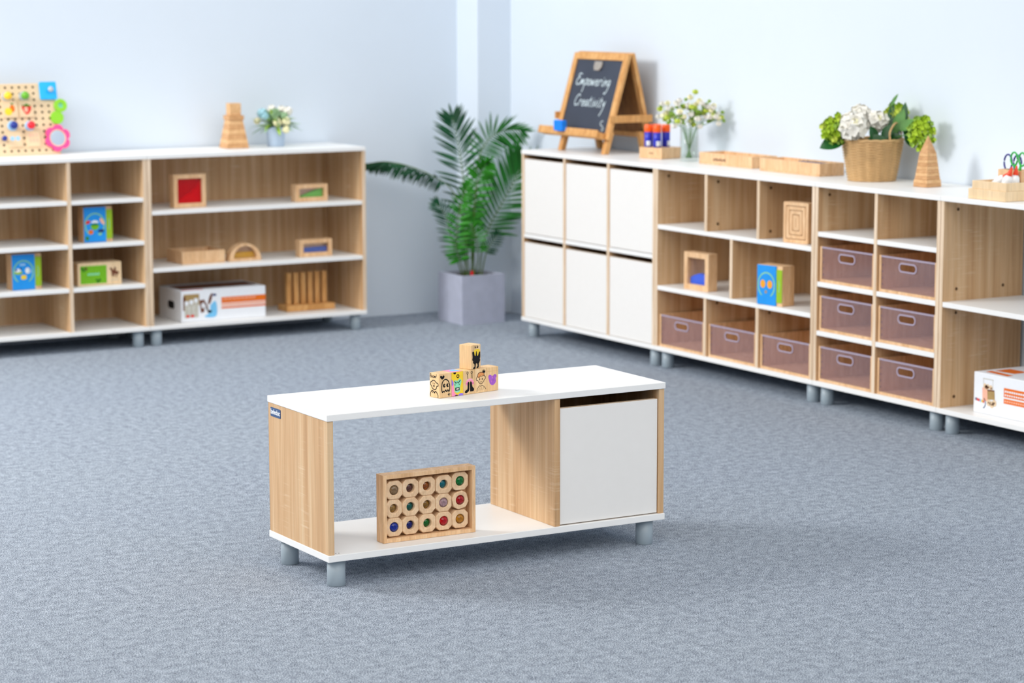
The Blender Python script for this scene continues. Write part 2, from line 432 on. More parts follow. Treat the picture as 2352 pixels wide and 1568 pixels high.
# right wall row (front faces -X)
RX, RY = 6.1148, 10.2109
RZ = -PI / 2
def rr(x, y, z=0.): return (RX + y, RY - x, z)
zs = .4985
c3 = [T + .3545, T + .3545 * 2 + T]
xs = [(T, .3765 - T / 2 + .0), ]
dl = (.3835, .7585)
cols3 = ((T, dl[0] - T / 2), (dl[0] + T / 2, dl[1] - T / 2), (dl[1] + T / 2, W3 - T))
unit('locker_cabinet', 'white six-door locker cabinet with oak edges beside the palm', rr(0, 0), RZ, W3,
     [(a, b, zs) for a, b in cols3], [(x, ZB1, H - T) for x in dl],
     doors=[(a + .0015, b - .0015, z0, z1) for z0, z1 in ((.0985, .457), (.5015, .855)) for a, b in cols3])
S1, S2 = .6345, .3655
unit('bookshelf', 'oak shelf unit with three cubbies on top, two in the middle, three trays below', rr(1.1407, 0), RZ, W3,
     [(T, W3 - T, S1), (T, W3 - T, S2)],
     [(dl[0], S1, H - T), (dl[1], S1, H - T), (.571, S2, S1 - T), (dl[0], ZB1, S2 - T), (dl[1], ZB1, S2 - T)],
     caps=[(x, .06, z) for x in (T, dl[0] + T / 2, dl[1] + T / 2) for z in (.845, )] + [(dl[1] + T / 2, .06, .665), (dl[0] + T / 2, .06, .665), (dl[0] + T / 2, .06, .325), (dl[1] + T / 2, .06, .325)])
S2C = (.3005, .4985, .6995)
xm = .3825
unit('bookshelf', 'narrow two-column oak shelf unit under the flower basket, holding six trays', rr(2.2817, 0), RZ, W2,
     [(a, b, z) for z in S2C for a, b in ((T, xm - T / 2), (xm + T / 2, W2 - T))], [(xm, ZB1, H - T)], caps=[(T, .06, .845)])
unit('bookshelf', 'open-backed oak shelf unit at the right edge, cropped by the frame', rr(3.0455, 0), RZ, W3,
     [(T, W3 - T, .4995)], back=False, caps=[(T, .07, .845), (T, .07, .545), (T, .30, .545), (T, .07, .455), (T, .07, .135)])

# ------------------------------------------------------------------ trays in the right row
def plate_with_hole(mb, outer, inner, fr, d0, d1, m, mi_):
    """flat plate with one hole, faces filled by bmesh"""
    b = bmesh.new()
    lo = [b.verts.new(fr(*p, 0)) for p in outer]; li = [b.verts.new(fr(*p, 0)) for p in inner]
    es = [b.edges.new((l[i], l[(i + 1) % len(l)])) for l in (lo, li) for i in range(len(l))]
    bmesh.ops.triangle_fill(b, edges=es, use_beauty=True)
    b.verts.ensure_lookup_table(); b.verts.index_update()
    n = fr(0, 0, 1) - fr(0, 0, 0)
    P = [v.co.copy() for v in b.verts]; F = [[v.index for v in f.verts] for f in b.faces]; b.free()
    k = len(P)
    V = [p + n * d0 for p in P] + [p + n * d1 for p in P]
    mb.quadmesh(V, F + [[i + k for i in f][::-1] for f in F], m)
    o = len(mb.v) - 2 * k; q = mb.mi(mi_)
    no = len(outer); ni = len(inner)
    for st, cnt in ((0, no), (no, ni)):
        for i in range(cnt):
            a, c = st + i, st + (i + 1) % cnt
            mb.f.append([o + a, o + c, o + k + c, o + k + a]); mb.m.append(q); mb.sm.append(False)
TW, TH, TD = .340, .142, .36
def tray_proto(label):
    r = thing('storage_tray', label, 'tray', group='see-through storage trays in the right row')
    t = .011
    MB().box(0, 0, 0, t, TD, TH, BEECH).build('side_panel', r, .0008)
    MB().box(TW - t, 0, 0, TW, TD, TH, BEECH).build('side_panel', r, .0008)
    MB().box(t, 0, 0, TW - t, TD, t, BEECH).build('bottom_panel', r, .0008)
    MB().box(t, TD - t, t, TW - t, TD, TH, BEECH).build('back_panel', r, .0008)
    f = FRONT(.006); mb = MB()
    hole = rrect(TW / 2 - .047, .092, TW / 2 + .047, .118, .0125)
    plate_with_hole(mb, rect(t, t, TW - t, TH - .001), hole, f, 0, .004, ACRY, ACRY)
    fp = mb.build('front_panel', r, fix=False)
    mb = MB(); mb.ring(rrect(TW / 2 - .053, .086, TW / 2 + .053, .124, .0185), rrect(TW / 2 - .047, .092, TW / 2 + .047, .118, .0125), f, .004, .0065, ACRYEDGE)
    mb.build('handle_rim', fp)
    MB().box(t, .0005, TH - .007, TW - t, .0075, TH - .0005, ACRYEDGE).build('top_lip', fp)
    for z in (.03, .055, .08, .105):
        MB().lathe([(.0022, 0), (.0022, .001)], NAVYP, seg=10, M=Matrix.Translation((t + .009, .0022, z)) @ Matrix.Rotation(R(90), 4, 'X')).build('screw', fp)
    return r
names3 = ('below the framed sand window', 'in the middle of the bottom row of the three-tray unit', 'below the blue picture box')
t0 = None
spots = []
for i, (a, b) in enumerate(cols3):
    spots.append((1.1407 + (a + b) / 2 - TW / 2, ZB1, 'see-through storage tray on the bottom row ' + ('beside the locker cabinet', 'between two other trays of a three-tray row', 'at the right end of the three-tray row')[i]))
for k, z in enumerate((S2C[1], S2C[0], ZB1)):
    for i, (a, b) in enumerate(((T, xm - T / 2), (xm + T / 2, W2 - T))):
        spots.append((2.2817 + (a + b) / 2 - TW / 2, z, 'see-through storage tray in the narrow unit, ' + ('top', 'middle', 'lowest')[k] + ' row of trays, ' + ('left', 'right')[i] + ' column'))
for i, (s, z, lab) in enumerate(spots):
    loc = rr(s, .012, z + .0005)
    if i == 0:
        t0 = tray_proto(lab); t0.location = loc; t0.rotation_euler = (0, 0, RZ)
    else: copy_tree(t0, loc, RZ, lab)

# ------------------------------------------------------------------ the bench
BX, BY, BRZ = 3.0439, 6.1355, -.00886
BW, BD, BH = 1.130, .397, .4978
bench = thing('storage_bench', 'low white and oak bench cabinet standing alone in the middle of the carpet', 'bench', (BX, BY, 0), BRZ)
BB0, BB1, BT0 = .0775, .0969, .4788
MB().box(0, 0, BT0, BW, BD, BH, WHITE).build('top_board', bench, .0014)
MB().box(0, 0, BB0, BW, BD, BB1, WHITE).build('bottom_board', bench, .0014)
sp = MB().box(.002, .004, BB1, .021, BD - .002, BT0, OAK).build('side_panel', bench, .0014)
MB().box(BW - .021, .004, BB1, BW - .002, BD - .002, BT0, OAK).build('side_panel', bench, .0014)
MB().box(.7425, .004, BB1, .7615, BD - .010, BT0, OAK).build('divider', bench, .0014)
MB().box(.7615, BD - .02, BB1, BW - .021, BD - .010, BT0, OAK).build('back_panel', bench)
d = MB().box(.7635, .009, BB1 + .003, BW - .0235, .027, .4485, EDGE, front=WHITEDOOR).build('door', bench, .0012)
add_legs(bench, BW, BD)
for x, y in ((.033, .022), (.042, .020)):
    MB().lathe([(.0018, 0), (.0018, .0006)], SCREW, (x, y, BB1), 10).build('screw', bench)
# maker's plate on the left end
st = MB(); fl = LEFT(.002, .3765, .4405)
st.prism(rrect(0, 0, .068, .0265, .004), fl, 0, .0012, STICKER)
st = st.build('maker_plate', bench); st['label'] = 'small blue plate with white lettering'
def text_mesh(body, size, mat, parent, name='lettering', ext=.0003, shear=0., bold=0.):
    cu = bpy.data.curves.new(name, 'FONT'); cu.body = body; cu.size = size; cu.extrude = ext; cu.shear = shear
    cu.offset = bold; cu.align_x = 'CENTER'; cu.align_y = 'CENTER'
    tmp = bpy.data.objects.new('tmp', cu); col.objects.link(tmp)
    dg = bpy.context.evaluated_depsgraph_get(); dg.update()
    me = bpy.data.meshes.new_from_object(tmp.evaluated_get(dg))
    bpy.data.objects.remove(tmp); me.materials.clear(); me.materials.append(mat)
    o = bpy.data.objects.new(name, me); col.objects.link(o); o.parent = parent
    return o
tx = text_mesh('beleduc', .0205, PAPERW, st, bold=.0004)
tx.matrix_local = Matrix.Translation((.0005, .3765 - .034, .4405 + .0138)) @ Matrix(((0, 0, -1, 0), (-1, 0, 0, 0), (0, 1, 0, 0), (0, 0, 0, 1)))

# ------------------------------------------------------------------ gem tray on the bench
GX, GZ, GY, GD = 3.2485, BB1 + .0006, 6.194, .042
gt = thing('gem_block_tray', 'shallow beech tray standing upright on the bench, filled with gem blocks', 'tray', (GX, GY, GZ), -.004)
GW, GH, gt_t = .3035, .1975, .0118
f = FRONT(0)
MB().box(0, 0, 0, gt_t, GD, GH, BEECH).build('frame_side', gt, .0006)
MB().box(GW - gt_t, 0, 0, GW, GD, GH, BEECH).build('frame_side', gt, .0006)
MB().box(gt_t, 0, 0, GW - gt_t, GD, gt_t, BEECH).build('frame_bottom', gt, .0006)
MB().box(gt_t, 0, GH - gt_t, GW - gt_t, GD, GH, BEECH).build('frame_top', gt, .0006)
MB().box(gt_t, GD - .004, gt_t, GW - gt_t, GD, GH - gt_t, BEECH).build('back_panel', gt)
gems = [[('clear brown', (150, 120, 84), 1), ('mauve brown', (112, 70, 62), 0), ('amber', (170, 92, 24), 0), ('turquoise', (0, 126, 142), 0), ('emerald', (0, 120, 52), 1)],
        [('straw', (178, 138, 70), 0), ('teal', (0, 106, 96), 0), ('mustard', (164, 120, 40), 0), ('pale lilac', (186, 150, 158), 1), ('ruby', (186, 16, 26), 1)],
        [('sapphire', (16, 46, 160), 1), ('deep blue', (16, 30, 130), 0), ('leaf green', (0, 120, 34), 0), ('cherry red', (200, 10, 22), 1), ('golden amber', (196, 130, 26), 1)]]
rowz = (.1505, .0962, .0419)
jit = [[0, 0, 0, 0, .004], [0, 0, 0, 0, .002], [0, 0, 0, 0, 0]]
cxs = (.0402, .0942, .1490, .2035, .2580)
for i in range(3):
    for j in range(5):
        nm, rgb, big = gems[i][j]
        place = ('top', 'middle', 'bottom')[i] + ' row, ' + ('first', 'second', 'third', 'fourth', 'fifth')[j] + ' from the left'
        b = thing('gem_block', 'octagonal beech block with ' + nm + ' gem, ' + place, 'block',
                  (GX + cxs[j] , GY + .0078 + .0009 * ((i * 5 + j) % 3), GZ + rowz[i] + jit[i][j]), -.004 , group='gem blocks in the upright tray')
        hw, hh, c = .0268, .0269, .0112 + .002 * ((i + 2 * j) % 2)
        rot = (0, 0, 0, 0, 0, 0, 0, 0, 0, R(14))[(i * 5 + j) % 10]
        o8 = [(hw, hh - c), (hw - c, hh), (c - hw, hh), (-hw, hh - c), (-hw, c - hh), (c - hw, -hh), (hw - c, -hh), (hw, c - hh)]
        o8 = [(x * math.cos(rot) - y * math.sin(rot), x * math.sin(rot) + y * math.cos(rot)) for x, y in o8]
        if rot: o8 = [(x * .95, y * .95) for x, y in o8]
        # 32-point outline on the octagon so that it can pair with the round hole
        O = []
        for k in range(8):
            a, q = Vector(o8[k]), Vector(o8[(k + 1) % 8])
            for s in range(4): O.append(tuple(a.lerp(q, s / 4)))
        a0 = math.atan2(O[0][1], O[0][0]); rad = .0142 if big else .0132
        I = [(rad * math.cos(math.atan2(y, x)), rad * math.sin(math.atan2(y, x))) for x, y in O]
        mb = MB(); mb.ring(O, I, FRONT(0), -.028, 0, BEECHP)
        mb.build('wooden_block', b, .0028, 4)
        dep = .0035 if big else .013
        mb = MB(); M = Matrix.Translation((0, dep, 0)) @ Matrix.Rotation(R(90), 4, 'X')
        rg = rad - .0002
        mb.lathe([(rg, -.004), (rg, 0), (rg * .8, .0035), (rg * .45, .0055)], gem_mat(nm.replace(' ', '_') + '_gem', rgb), seg=10, M=M, smooth=False)
        g = mb.build('gem', b); g['label'] = nm + ' faceted gem'

# ------------------------------------------------------------------ doodle blocks on the bench
CW, CH = .0446, .0712
CROT = R(10.6)
c0 = Vector((3.4475, 6.2180, BH + .0005))
ca, sa = math.cos(CROT), math.sin(CROT)
BLOCKW = wood('block_pine', (220, 182, 132), (233, 196, 146), (241, 208, 162), stretch=(40, 40, 4), fine=(260, 260, 14), rough=.55)
def doodle_block(i, label, wood_=BLOCKW, top=False, loc=None, rz=CROT):
    p = loc or (c0.x + i * (CW + .0007) * ca, c0.y + i * (CW + .0007) * sa, c0.z)
    r = thing('doodle_block', label, 'block', p, rz, group='doodle blocks on the bench top')
    MB().box(0, 0, 0, CW, CW, CH, wood_).build('wooden_block', r, .0012)
    return r
def fu(fr): return lambda u, v, d=0.: fr(u * CW, v * CH, d)   # unit face coordinates
FF = fu(FRONT(0)); FL = fu(LEFT(0, CW)); FT = lambda u, v, d=0.: Vector((u * CW, v * CW, CH + d))
# ribbons need true proportions: scale v by CH/CW
def F2(fr): return lambda u, v, d=0.: fr(u * CW, v * CW, d)
A = CH / CW   # v runs 0..A
cl = lambda x, m_: max(.014, min(m_ - .014, x))
ff_, fl_ = F2(FRONT(0)), F2(LEFT(0, CW))
FFw = lambda u, v, d=0.: ff_(cl(u, 1), cl(v, A), d)
FLw = lambda u, v, d=0.: fl_(cl(u, 1), cl(v, A), d)
d1, d2, d3 = .00025, .0004, .00055
LW = .058
# stroke letters (unit cell 1 x 1, baseline 0; descenders negative)
SL = {'E': [[(.75, 1.35), (.3, 1.4), (.15, 1.1), (.5, .95), (.1, .7), (0, .25), (.35, 0), (.75, .15)]],
      'C': [[(.8, 1.2), (.5, 1.4), (.1, 1.), (0, .4), (.3, 0), (.75, .2)]],
      'm': [[(0, 0), (.15, .7), (.15, .1), (.35, .7), (.45, .1), (.65, .7), (.75, 0)]],
      'p': [[(.25, .75), (0, -.9)], [(.2, .6), (.5, .75), (.65, .4), (.4, .05), (.15, .1)]],
      'o': [[(.4, .7), (.1, .5), (.1, .1), (.4, 0), (.6, .3), (.4, .7)]],
      'w': [[(0, .7), (.15, 0), (.35, .6), (.5, 0), (.75, .7)]],
      'e': [[(.1, .35), (.55, .45), (.4, .7), (.1, .5), (.1, .1), (.4, 0), (.65, .15)]],
      'r': [[(.05, 0), (.2, .7)], [(.12, .4), (.4, .72), (.6, .6)]],
      'i': [[(.15, .65), (.1, .05), (.3, 0)], [(.2, .95), (.22, .98)]],
      'n': [[(0, 0), (.15, .7), (.15, .3), (.45, .7), (.5, 0)]],
      'g': [[(.55, .6), (.25, .7), (.05, .3), (.3, .05), (.55, .5), (.35, -.6), (0, -1.), (-.1, -.8)]],
      'a': [[(.55, .6), (.25, .7), (.05, .3), (.3, 0), (.55, .5), (.55, 0)]],
      't': [[(.3, 1.1), (.2, .1), (.45, 0)], [(.05, .75), (.5, .8)]],
      'v': [[(0, .7), (.25, 0), (.55, .75)]],
      'y': [[(0, .7), (.2, .15), (.5, .7)], [(.5, .7), (.3, -.5), (0, -1.1)]],
      'B': [[(0, 0), (.1, 1.3), (.55, 1.2), (.5, .8), (.1, .7), (.6, .5), (.55, .1), (0, 0)]],
      '!': [[(.2, 1.3), (.15, .4)], [(.12, .05), (.14, .08)]],
      'H': [[(.05, 0), (.1, 1.3)], [(.55, 0), (.6, 1.3)], [(.05, .65), (.6, .7)]]}
ADV = {'m': .95, 'w': .95, 'i': .45, 'E': .9, 'C': .9, '!': .4}
def write(mb, s, u, v, size, w, fr, d, m, slant=.18):
    x = u
    for ch in s:
        if ch == ' ': x += size * .6; continue
        for st_ in SL[ch]:
            pts = [(x + (px + slant * py) * size, v + py * size) for px, py in st_]
            mb.ribbon(smooth(pts, 4) if len(pts) > 2 else pts, w, fr, d, m)
        x += size * ADV.get(ch, .75)
# 1: ghost and boy
b = doodle_block(0, 'wooden doodle block with a ghost and heart, leftmost of the lower row')
mb = MB()
mb.poly(smooth([(.22, 1.22), (.07, 1.37), (.1, 1.47), (.2, 1.46), (.25, 1.41), (.33, 1.48), (.43, 1.43), (.4, 1.3)], 4, True), FFw, d1, BLACK)
gh = [(.2, .52), (.2, .8), (.28, 1.06), (.5, 1.2), (.74, 1.08), (.86, .8), (.86, .5), (.8, .38), (.71, .5), (.62, .38), (.52, .5), (.42, .38), (.33, .45), (.26, .36)]
mb.ribbon(smooth(gh, 5, True), .07, FFw, d1, BLACK, True)
for u in (.42, .7):
    mb.poly(disc(u, .8, .12, 18, .125), FFw, d1, BLACK); mb.poly(disc(u + .06, .81, .045, 12, .07), FFw, d2, BLOCKW)
mb.poly([(.8, .34), (.85, .23), (.95, .2), (.85, .15), (.82, .03), (.77, .14), (.68, .18), (.77, .23)], FFw, d1, BLACK)
mb.poly(disc(.82, .19, .025, 10), FFw, d2, BLOCKW)
write(mb, 'Boom!', .06, 1.3, .19, .032, FLw, d1, BLACK, 0)
hd = [(.28, .62), (.2, .75), (.12, .82), (.12, .98), (.22, 1.02), (.35, 1.12), (.55, 1.1), (.68, 1.0), (.85, .95), (.88, .8), (.74, .76), (.68, .6), (.48, .52)]
mb.ribbon(smooth(hd, 4, True), LW, FLw, d1, BLACK, True)
mb.ribbon([(.36, .96), (.37, .88)], .04, FLw, d1, BLACK); mb.ribbon([(.52, .95), (.53, .88)], .04, FLw, d1, BLACK)
mb.poly(disc(.45, .76, .07, 12), FLw, d1, BLACK)
mb.ribbon(smooth([(.1, .08), (.1, .25), (.25, .44), (.4, .4), (.5, .34), (.6, .42), (.7, .38), (.85, .2), (.86, .04)], 4), LW, FLw, d1, BLACK)
mb.ribbon(smooth([(.24, .44), (.32, .3), (.4, .42), (.5, .28), (.6, .4)], 4), .03, FLw, d1, BLACK)
ft = lambda u, v, d=0.: Vector((u * CW, v * CW, CH + d))
mb.ribbon(smooth([(.2, .3), (.3, .6), (.6, .7), (.85, .5), (.7, .25), (.4, .2)], 5, True), .03, ft, d1, GREYP, True)
mb.build('doodle', b, fix=False)
# 2: painted face
b = doodle_block(1, 'doodle block painted yellow, mint and pink with an angry square-mouthed face')
mb = MB()
mb.poly(rect(.01, .01, .99, A - .01), FFw, d1 * .6, YELLOWP)
mb.poly(smooth([(.02, 1.0), (.18, .95), (.2, .6), (.3, .2), (.6, .02), (.02, .02)], 4, True), FFw, d1, PINKP)
mb.poly(smooth([(.02, 1.12), (.12, 1.0), (.16, .8), (.03, .72)], 4, True), FFw, d2, LILACP)
mb.poly(smooth([(.55, .04), (.75, .16), (.98, .12), (.98, .02), (.6, .02)], 4, True), FFw, d2, LILACP)
mb.poly(smooth([(.2, .9), (.3, 1.05), (.5, 1.0), (.7, 1.12), (.85, .95), (.74, .6), (.72, .3), (.5, .22), (.3, .3), (.26, .6)], 5, True), FFw, d2, MINTP)
mb.ribbon(disc(.55, 1.3, .09, 16, .1), .055, FFw, d3, BLACK, True)
mb.ribbon([(.27, .98), (.38, .84), (.48, .93), (.58, .84), (.74, 1.02)], .055, FFw, d3, BLACK)
mb.poly(disc(.3, .75, .035, 10), FFw, d3, BLACK); mb.poly(disc(.66, .75, .035, 10), FFw, d3, BLACK)
mb.poly(rect(.32, .36, .68, .56), FFw, d3, BLACK); mb.poly(rect(.4, .42, .61, .5), FFw, d3 + .0001, WHITEF)
mb.poly(arc(.28, 1.57, .12, 180, 360, 10), FFw, d3, BLACK); mb.poly(arc(.42, .02, .14, 0, 180, 10, .07), FFw, d3, BLACK)
mb.poly(rect(.02, .02, .98, .98), ft, d1 * .6, PINKP)
mb.poly(smooth([(.3, .4), (.5, .8), (.9, .9), (.95, .3), (.6, .2)], 4, True), ft, d1, SKYP)
mb.build('doodle', b, fix=False)
# 3: antennae and boots
b = doodle_block(2, 'doodle block with black boots and pink arch, directly under the upper block')
mb = MB()
for u, k in ((.36, 1), (.72, 1)):
    mb.ribbon(disc(u, 1.42, .07, 14), .035, FFw, d1, BLACK, True); mb.ribbon([(u + .01, 1.34), (u + .03 * k, 1.05)], .05, FFw, d1, BLACK)
mb.ribbon(arc(.55, .62, .28, 10, 170, 16, .34), .16, FFw, d1, PINKP)
mb.ribbon([(.28 + .06 * k, .92 + .05 * math.sin(k * .39) + (.05 if k % 2 else -.02)) for k in range(10)], .02, FFw, d2, WHITEF)
mb.poly(smooth([(.36, .78), (.5, .8), (.5, .5), (.48, .25), (.3, .12), (.14, .14), (.16, .26), (.32, .34), (.36, .5)], 4, True), FFw, d3, BLACK)
mb.poly(smooth([(.58, .8), (.7, .8), (.76, .5), (.9, .34), (.88, .2), (.7, .18), (.58, .2), (.57, .5)], 4, True), FFw, d3, BLACK)
mb.build('doodle', b, fix=False)
# 4: boy with crown
b = doodle_block(3, 'doodle block with an orange-haired child drawing wearing a tiny crown')
mb = MB()
mb.poly(smooth([(.2, 1.05), (.24, 1.25), (.45, 1.34), (.7, 1.28), (.8, 1.05), (.68, 1.12), (.5, 1.1), (.34, 1.0)], 4, True), FFw, d1, HAIRP)
mb.ribbon(smooth([(.2, 1.1), (.1, .98), (.12, .84), (.22, .84), (.3, .7), (.5, .58), (.7, .7), (.78, .84), (.88, .9), (.86, 1.05), (.78, 1.1), (.74, 1.28), (.5, 1.36), (.26, 1.28)], 4, True), .035, FFw, d2, BLACK, True)
mb.ribbon(smooth([(.22, 1.08), (.36, 1.02), (.42, 1.12), (.56, 1.06), (.7, 1.14), (.78, 1.06)], 4), .025, FFw, d2, BLACK)
for u in (.38, .6): mb.poly(disc(u, .9, .035, 10, .07), FFw, d3, BLACK)
mb.ribbon(arc(.49, .76, .09, 200, 340, 8, .06), .025, FFw, d2, BLACK)
mb.poly([(.62, 1.34), (.64, 1.5), (.7, 1.42), (.76, 1.54), (.8, 1.42), (.88, 1.44), (.84, 1.28)], FFw, d3, BLACK)
mb.ribbon(smooth([(.14, .1), (.2, .3), (.36, .46), (.48, .42), (.6, .48), (.8, .34), (.92, .2)], 4), .03, FFw, d2, BLACK)
for u in (.34, .52, .7): mb.ribbon([(u, .34), (u - .03, .16)], .022, FFw, d2, BLACK)
mb.build('doodle', b, fix=False)
# 5: purple
b = doodle_block(4, 'doodle block with a purple painted blob, rightmost of the lower row')
mb = MB()
mb.poly(smooth([(.12, .98), (.2, 1.1), (.34, 1.08), (.42, 1.02), (.54, 1.02), (.64, 1.1), (.78, 1.08), (.84, .94), (.76, .84), (.78, .6), (.6, .42), (.42, .4), (.26, .52), (.18, .74)], 5, True), FFw, d1, PURPLEP)
mb.ribbon([(.42, .95), (.48, .85), (.52, .95)], .03, FFw, d2, PINKP); mb.ribbon([(.34, .78), (.38, .6)], .02, FFw, d2, PINKP)
mb.ribbon([(.02, 1.33), (.98, 1.33)], .012, FFw, d1, BAMBOO)
mb.build('doodle', b, fix=False)
# 6: upper block
pt = Vector((3.5655, 6.2385, c0.z + CH + .0005))
b = doodle_block(0, 'doodle block with a furry black creature in boots, alone on top', loc=tuple(pt), rz=R(22))
mb = MB()
mb.poly(smooth([(.28, 1.16), (.36, 1.26), (.62, 1.3), (.88, 1.24), (.9, .9), (.6, .8), (.3, .9)], 4, True), FFw, d1, YELLOWP)
fur = [(.1, 1.12), (.16, 1.18), (.3, 1.14), (.36, .9), (.44, .84), (.52, 1.16), (.58, 1.16), (.62, .86), (.7, .84), (.84, 1.1), (.94, 1.1), (.95, .8), (.9, .6), (.95, .56), (.84, .36), (.72, .34), (.5, .36), (.3, .34), (.18, .42), (.2, .54), (.1, .62), (.14, .8)]
mb.poly(fur, FFw, d2, BLACK)
mb.poly(smooth([(.32, .4), (.48, .4), (.46, .2), (.42, .04), (.22, .02), (.2, .1), (.34, .18)], 4, True), FFw, d2, BLACK)
mb.poly(smooth([(.62, .4), (.78, .4), (.8, .2), (.76, .06), (.56, .04), (.58, .12), (.66, .2)], 4, True), FFw, d2, BLACK)
write(mb, 'Ho Hw', .36, 1.38, .105, .026, FFw, d1, BLACK, .1)
mb.build('doodle', b, fix=False)

# ------------------------------------------------------------------ left row: top
# peg board
pb = thing('peg_board', 'pale peg board toy with coloured knobs leaning on the wall at far left', 'toy', (3.72, 11.075, H + .0005), 0)
pb.rotation_euler = (R(-13.0), 0, 0)
PBW, PBH = .4185, .337
mb = MB(); mb.box(0, 0, 0, PBW - .006, .014, PBH, PLY)
f = FRONT(0)
for i in range(12):
    for j in range(11):
        u, v = PBW - .043 - .0335 * i + (.0), .022 + .0297 * j
        if u < .01: continue
        if (u > .335 and v > .25): continue
        mb.poly(disc(u, v, .0058, 12), f, .0004, DARKDOT)
mb.build('board', pb, .003)
MB().box(PBW - .07, .015, 0, PBW, .05, .03, BAMBOO).build('foot', pb, .002)
def knob(u, v, m, ring_m):
    M = Matrix.Translation((u, 0, v)) @ Matrix.Rotation(R(90), 4, 'X')
    k = MB().lathe([(.0235, 0), (.0235, .005), (.021, .006)], ring_m, M=M, seg=24).build('knob_ring', pb)
    MB().lathe([(.010, .005), (.012, .014), (.0175, .02), (.0185, .03), (.014, .038), (.005, .041)], m, M=M, seg=20).build('knob', k)
knob(.176, .277, KYEL, KGRY); knob(.259, .276, KGRN, KGRY); knob(.190, .139, KBLU, PALEBLUE); knob(.273, .137, KRED, PALEBLUE)
M = Matrix.Translation((.140, 0, .080)) @ Matrix.Rotation(R(90), 4, 'X')
MB().lathe([(.007, 0), (.007, .014), (.012, .018), (.012, .028), (.006, .032)], KBLU, M=M, seg=18).build('knob', pb)
def tile(u, v, w, h, draw):
    mb = MB(); g = frame((u - w / 2, 0, v - h / 2), (1, 0, 0), (0, 0, 1), (0, -1, 0))
    mb.prism(rrect(0, 0, w, h, .004), g, 0, .006, PLY)
    draw(mb, g, .0063); mb.build('picture_tile', pb, fix=False)
def pineapple(mb, g, d):
    mb.poly(disc(.046, .042, .012, 14, .018), g, d, ORANGE); mb.poly([(.046, .056), (.036, .072), (.046, .066), (.056, .072)], g, d, GREEND)
    mb.poly(disc(.026, .028, .018, 18), g, d + .0002, YELLOWP)
def strawberry(mb, g, d):
    mb.poly(smooth([(.012, .05), (.036, .06), (.058, .05), (.052, .026), (.034, .012), (.02, .026)], 4, True), g, d, REDP)
    mb.poly([(.01, .062), (.022, .056), (.036, .064), (.05, .056), (.06, .06), (.05, .05), (.022, .05)], g, d + .0002, GREEND)
    mb.poly(disc(.032, .036, .009, 12, .013), g, d + .0002, ORANGEL)
def drops(mb, g, d):
    for u in (.02, .046): mb.poly(disc(u, .04, .011, 14), g, d, PALEBLUE)
def strokes(mb, g, d):
    for i in range(3):
        for j in range(2): mb.poly(rect(.016 + .016 * i, .022 + .024 * j, .024 + .016 * i, .036 + .024 * j), g, d, ORANGEL)
tile(.186, .218, .07, .08, pineapple); tile(.264, .218, .066, .08, strawberry); tile(.196, .078, .066, .076, drops); tile(.282, .077, .066, .076, strokes)
MB().prism(rrect(.338, .258, .419, .341, .006), f, .001, .012, KSKY).build('blue_door', pb, .001)
M = Matrix.Translation((.384, -.012, .302)) @ Matrix.Rotation(R(90), 4, 'X')
MB().lathe([(.006, 0), (.006, .01), (.012, .014), (.0125, .022), (.006, .027)], KGRY, M=M, seg=18).build('door_knob', bpy.data.objects['blue_door'])
mb = MB(); mb.ring(disc(.431, .228, .031, 24), disc(.431, .228, .013, 24), f, .002, .012, KLIM)
mb.poly(disc(.431, .228, .013, 24), f, .006, MINTP); mb.build('green_ring', pb)
MB().prism(disc(.4095, .172, .031, 24), f, .001, .010, KLIM).build('green_disc', pb)
mb = MB(); fo = []; fi = []
for i in range(48):
    a = 2 * PI * i / 48; rr_ = .048 + .0155 * abs(math.sin(3 * a + .4)) ** .55; fo.append((.3995 + rr_ * math.cos(a), .075 + rr_ * math.sin(a))); fi.append((.3995 + .04 * math.cos(a), .075 + .04 * math.sin(a)))
mb.ring(fo, fi, f, .004, .016, PINKH); fm = mb.build('flower_mirror', pb, .002)
mb = MB(); mb.prism(disc(.3995, .075, .0405, 32), f, .003, .012, MIRROR); mb.ribbon(disc(.3995, .075, .039, 40), .006, f, .0135, PINE, True)
mb.build('mirror', fm)

def stack_tower(name, label, loc, rz, widths, heights, apex=None, mats=(BEECH, BAMBOO)):
    r = thing(name, label, 'toy', loc, rz); z = 0
    for i, (w, h) in enumerate(zip(widths, heights)):
        w0, w1 = (w if isinstance(w, tuple) else (w, w))
        f0 = [(-w0 / 2, -w0 / 2, z), (w0 / 2, -w0 / 2, z), (w0 / 2, w0 / 2, z), (-w0 / 2, w0 / 2, z)]
        f1 = [(-w1 / 2, -w1 / 2, z + h), (w1 / 2, -w1 / 2, z + h), (w1 / 2, w1 / 2, z + h), (-w1 / 2, w1 / 2, z + h)]
        MB().quadmesh(f0 + f1, [(3, 2, 1, 0), (4, 5, 6, 7), (0, 1, 5, 4), (1, 2, 6, 5), (2, 3, 7, 6), (3, 0, 4, 7)], mats[i % len(mats)]).build('tower_layer', r, .0016)
        z += h
    if apex:
        w, h = apex
        MB().quadmesh([(-w / 2, -w / 2, z), (w / 2, -w / 2, z), (w / 2, w / 2, z), (-w / 2, w / 2, z), (0, 0, z + h)], [(3, 2, 1, 0), (0, 1, 4), (1, 2, 4), (2, 3, 4), (3, 0, 4)], mats[0]).build('tower_peak', r, .0009)
    return r
stack_tower('stacking_tower', 'flat-topped wooden stacking tower on the long shelf unit left of the flower pot', (5.006, 11.06, H + .0005), R(-4),
            [(.113 - .0075 * i, .106 - .0075 * i) for i in range(6)] + [.078, .056], [.0225] * 6 + [.022, .058], mats=(BEECHD, BEECHL))
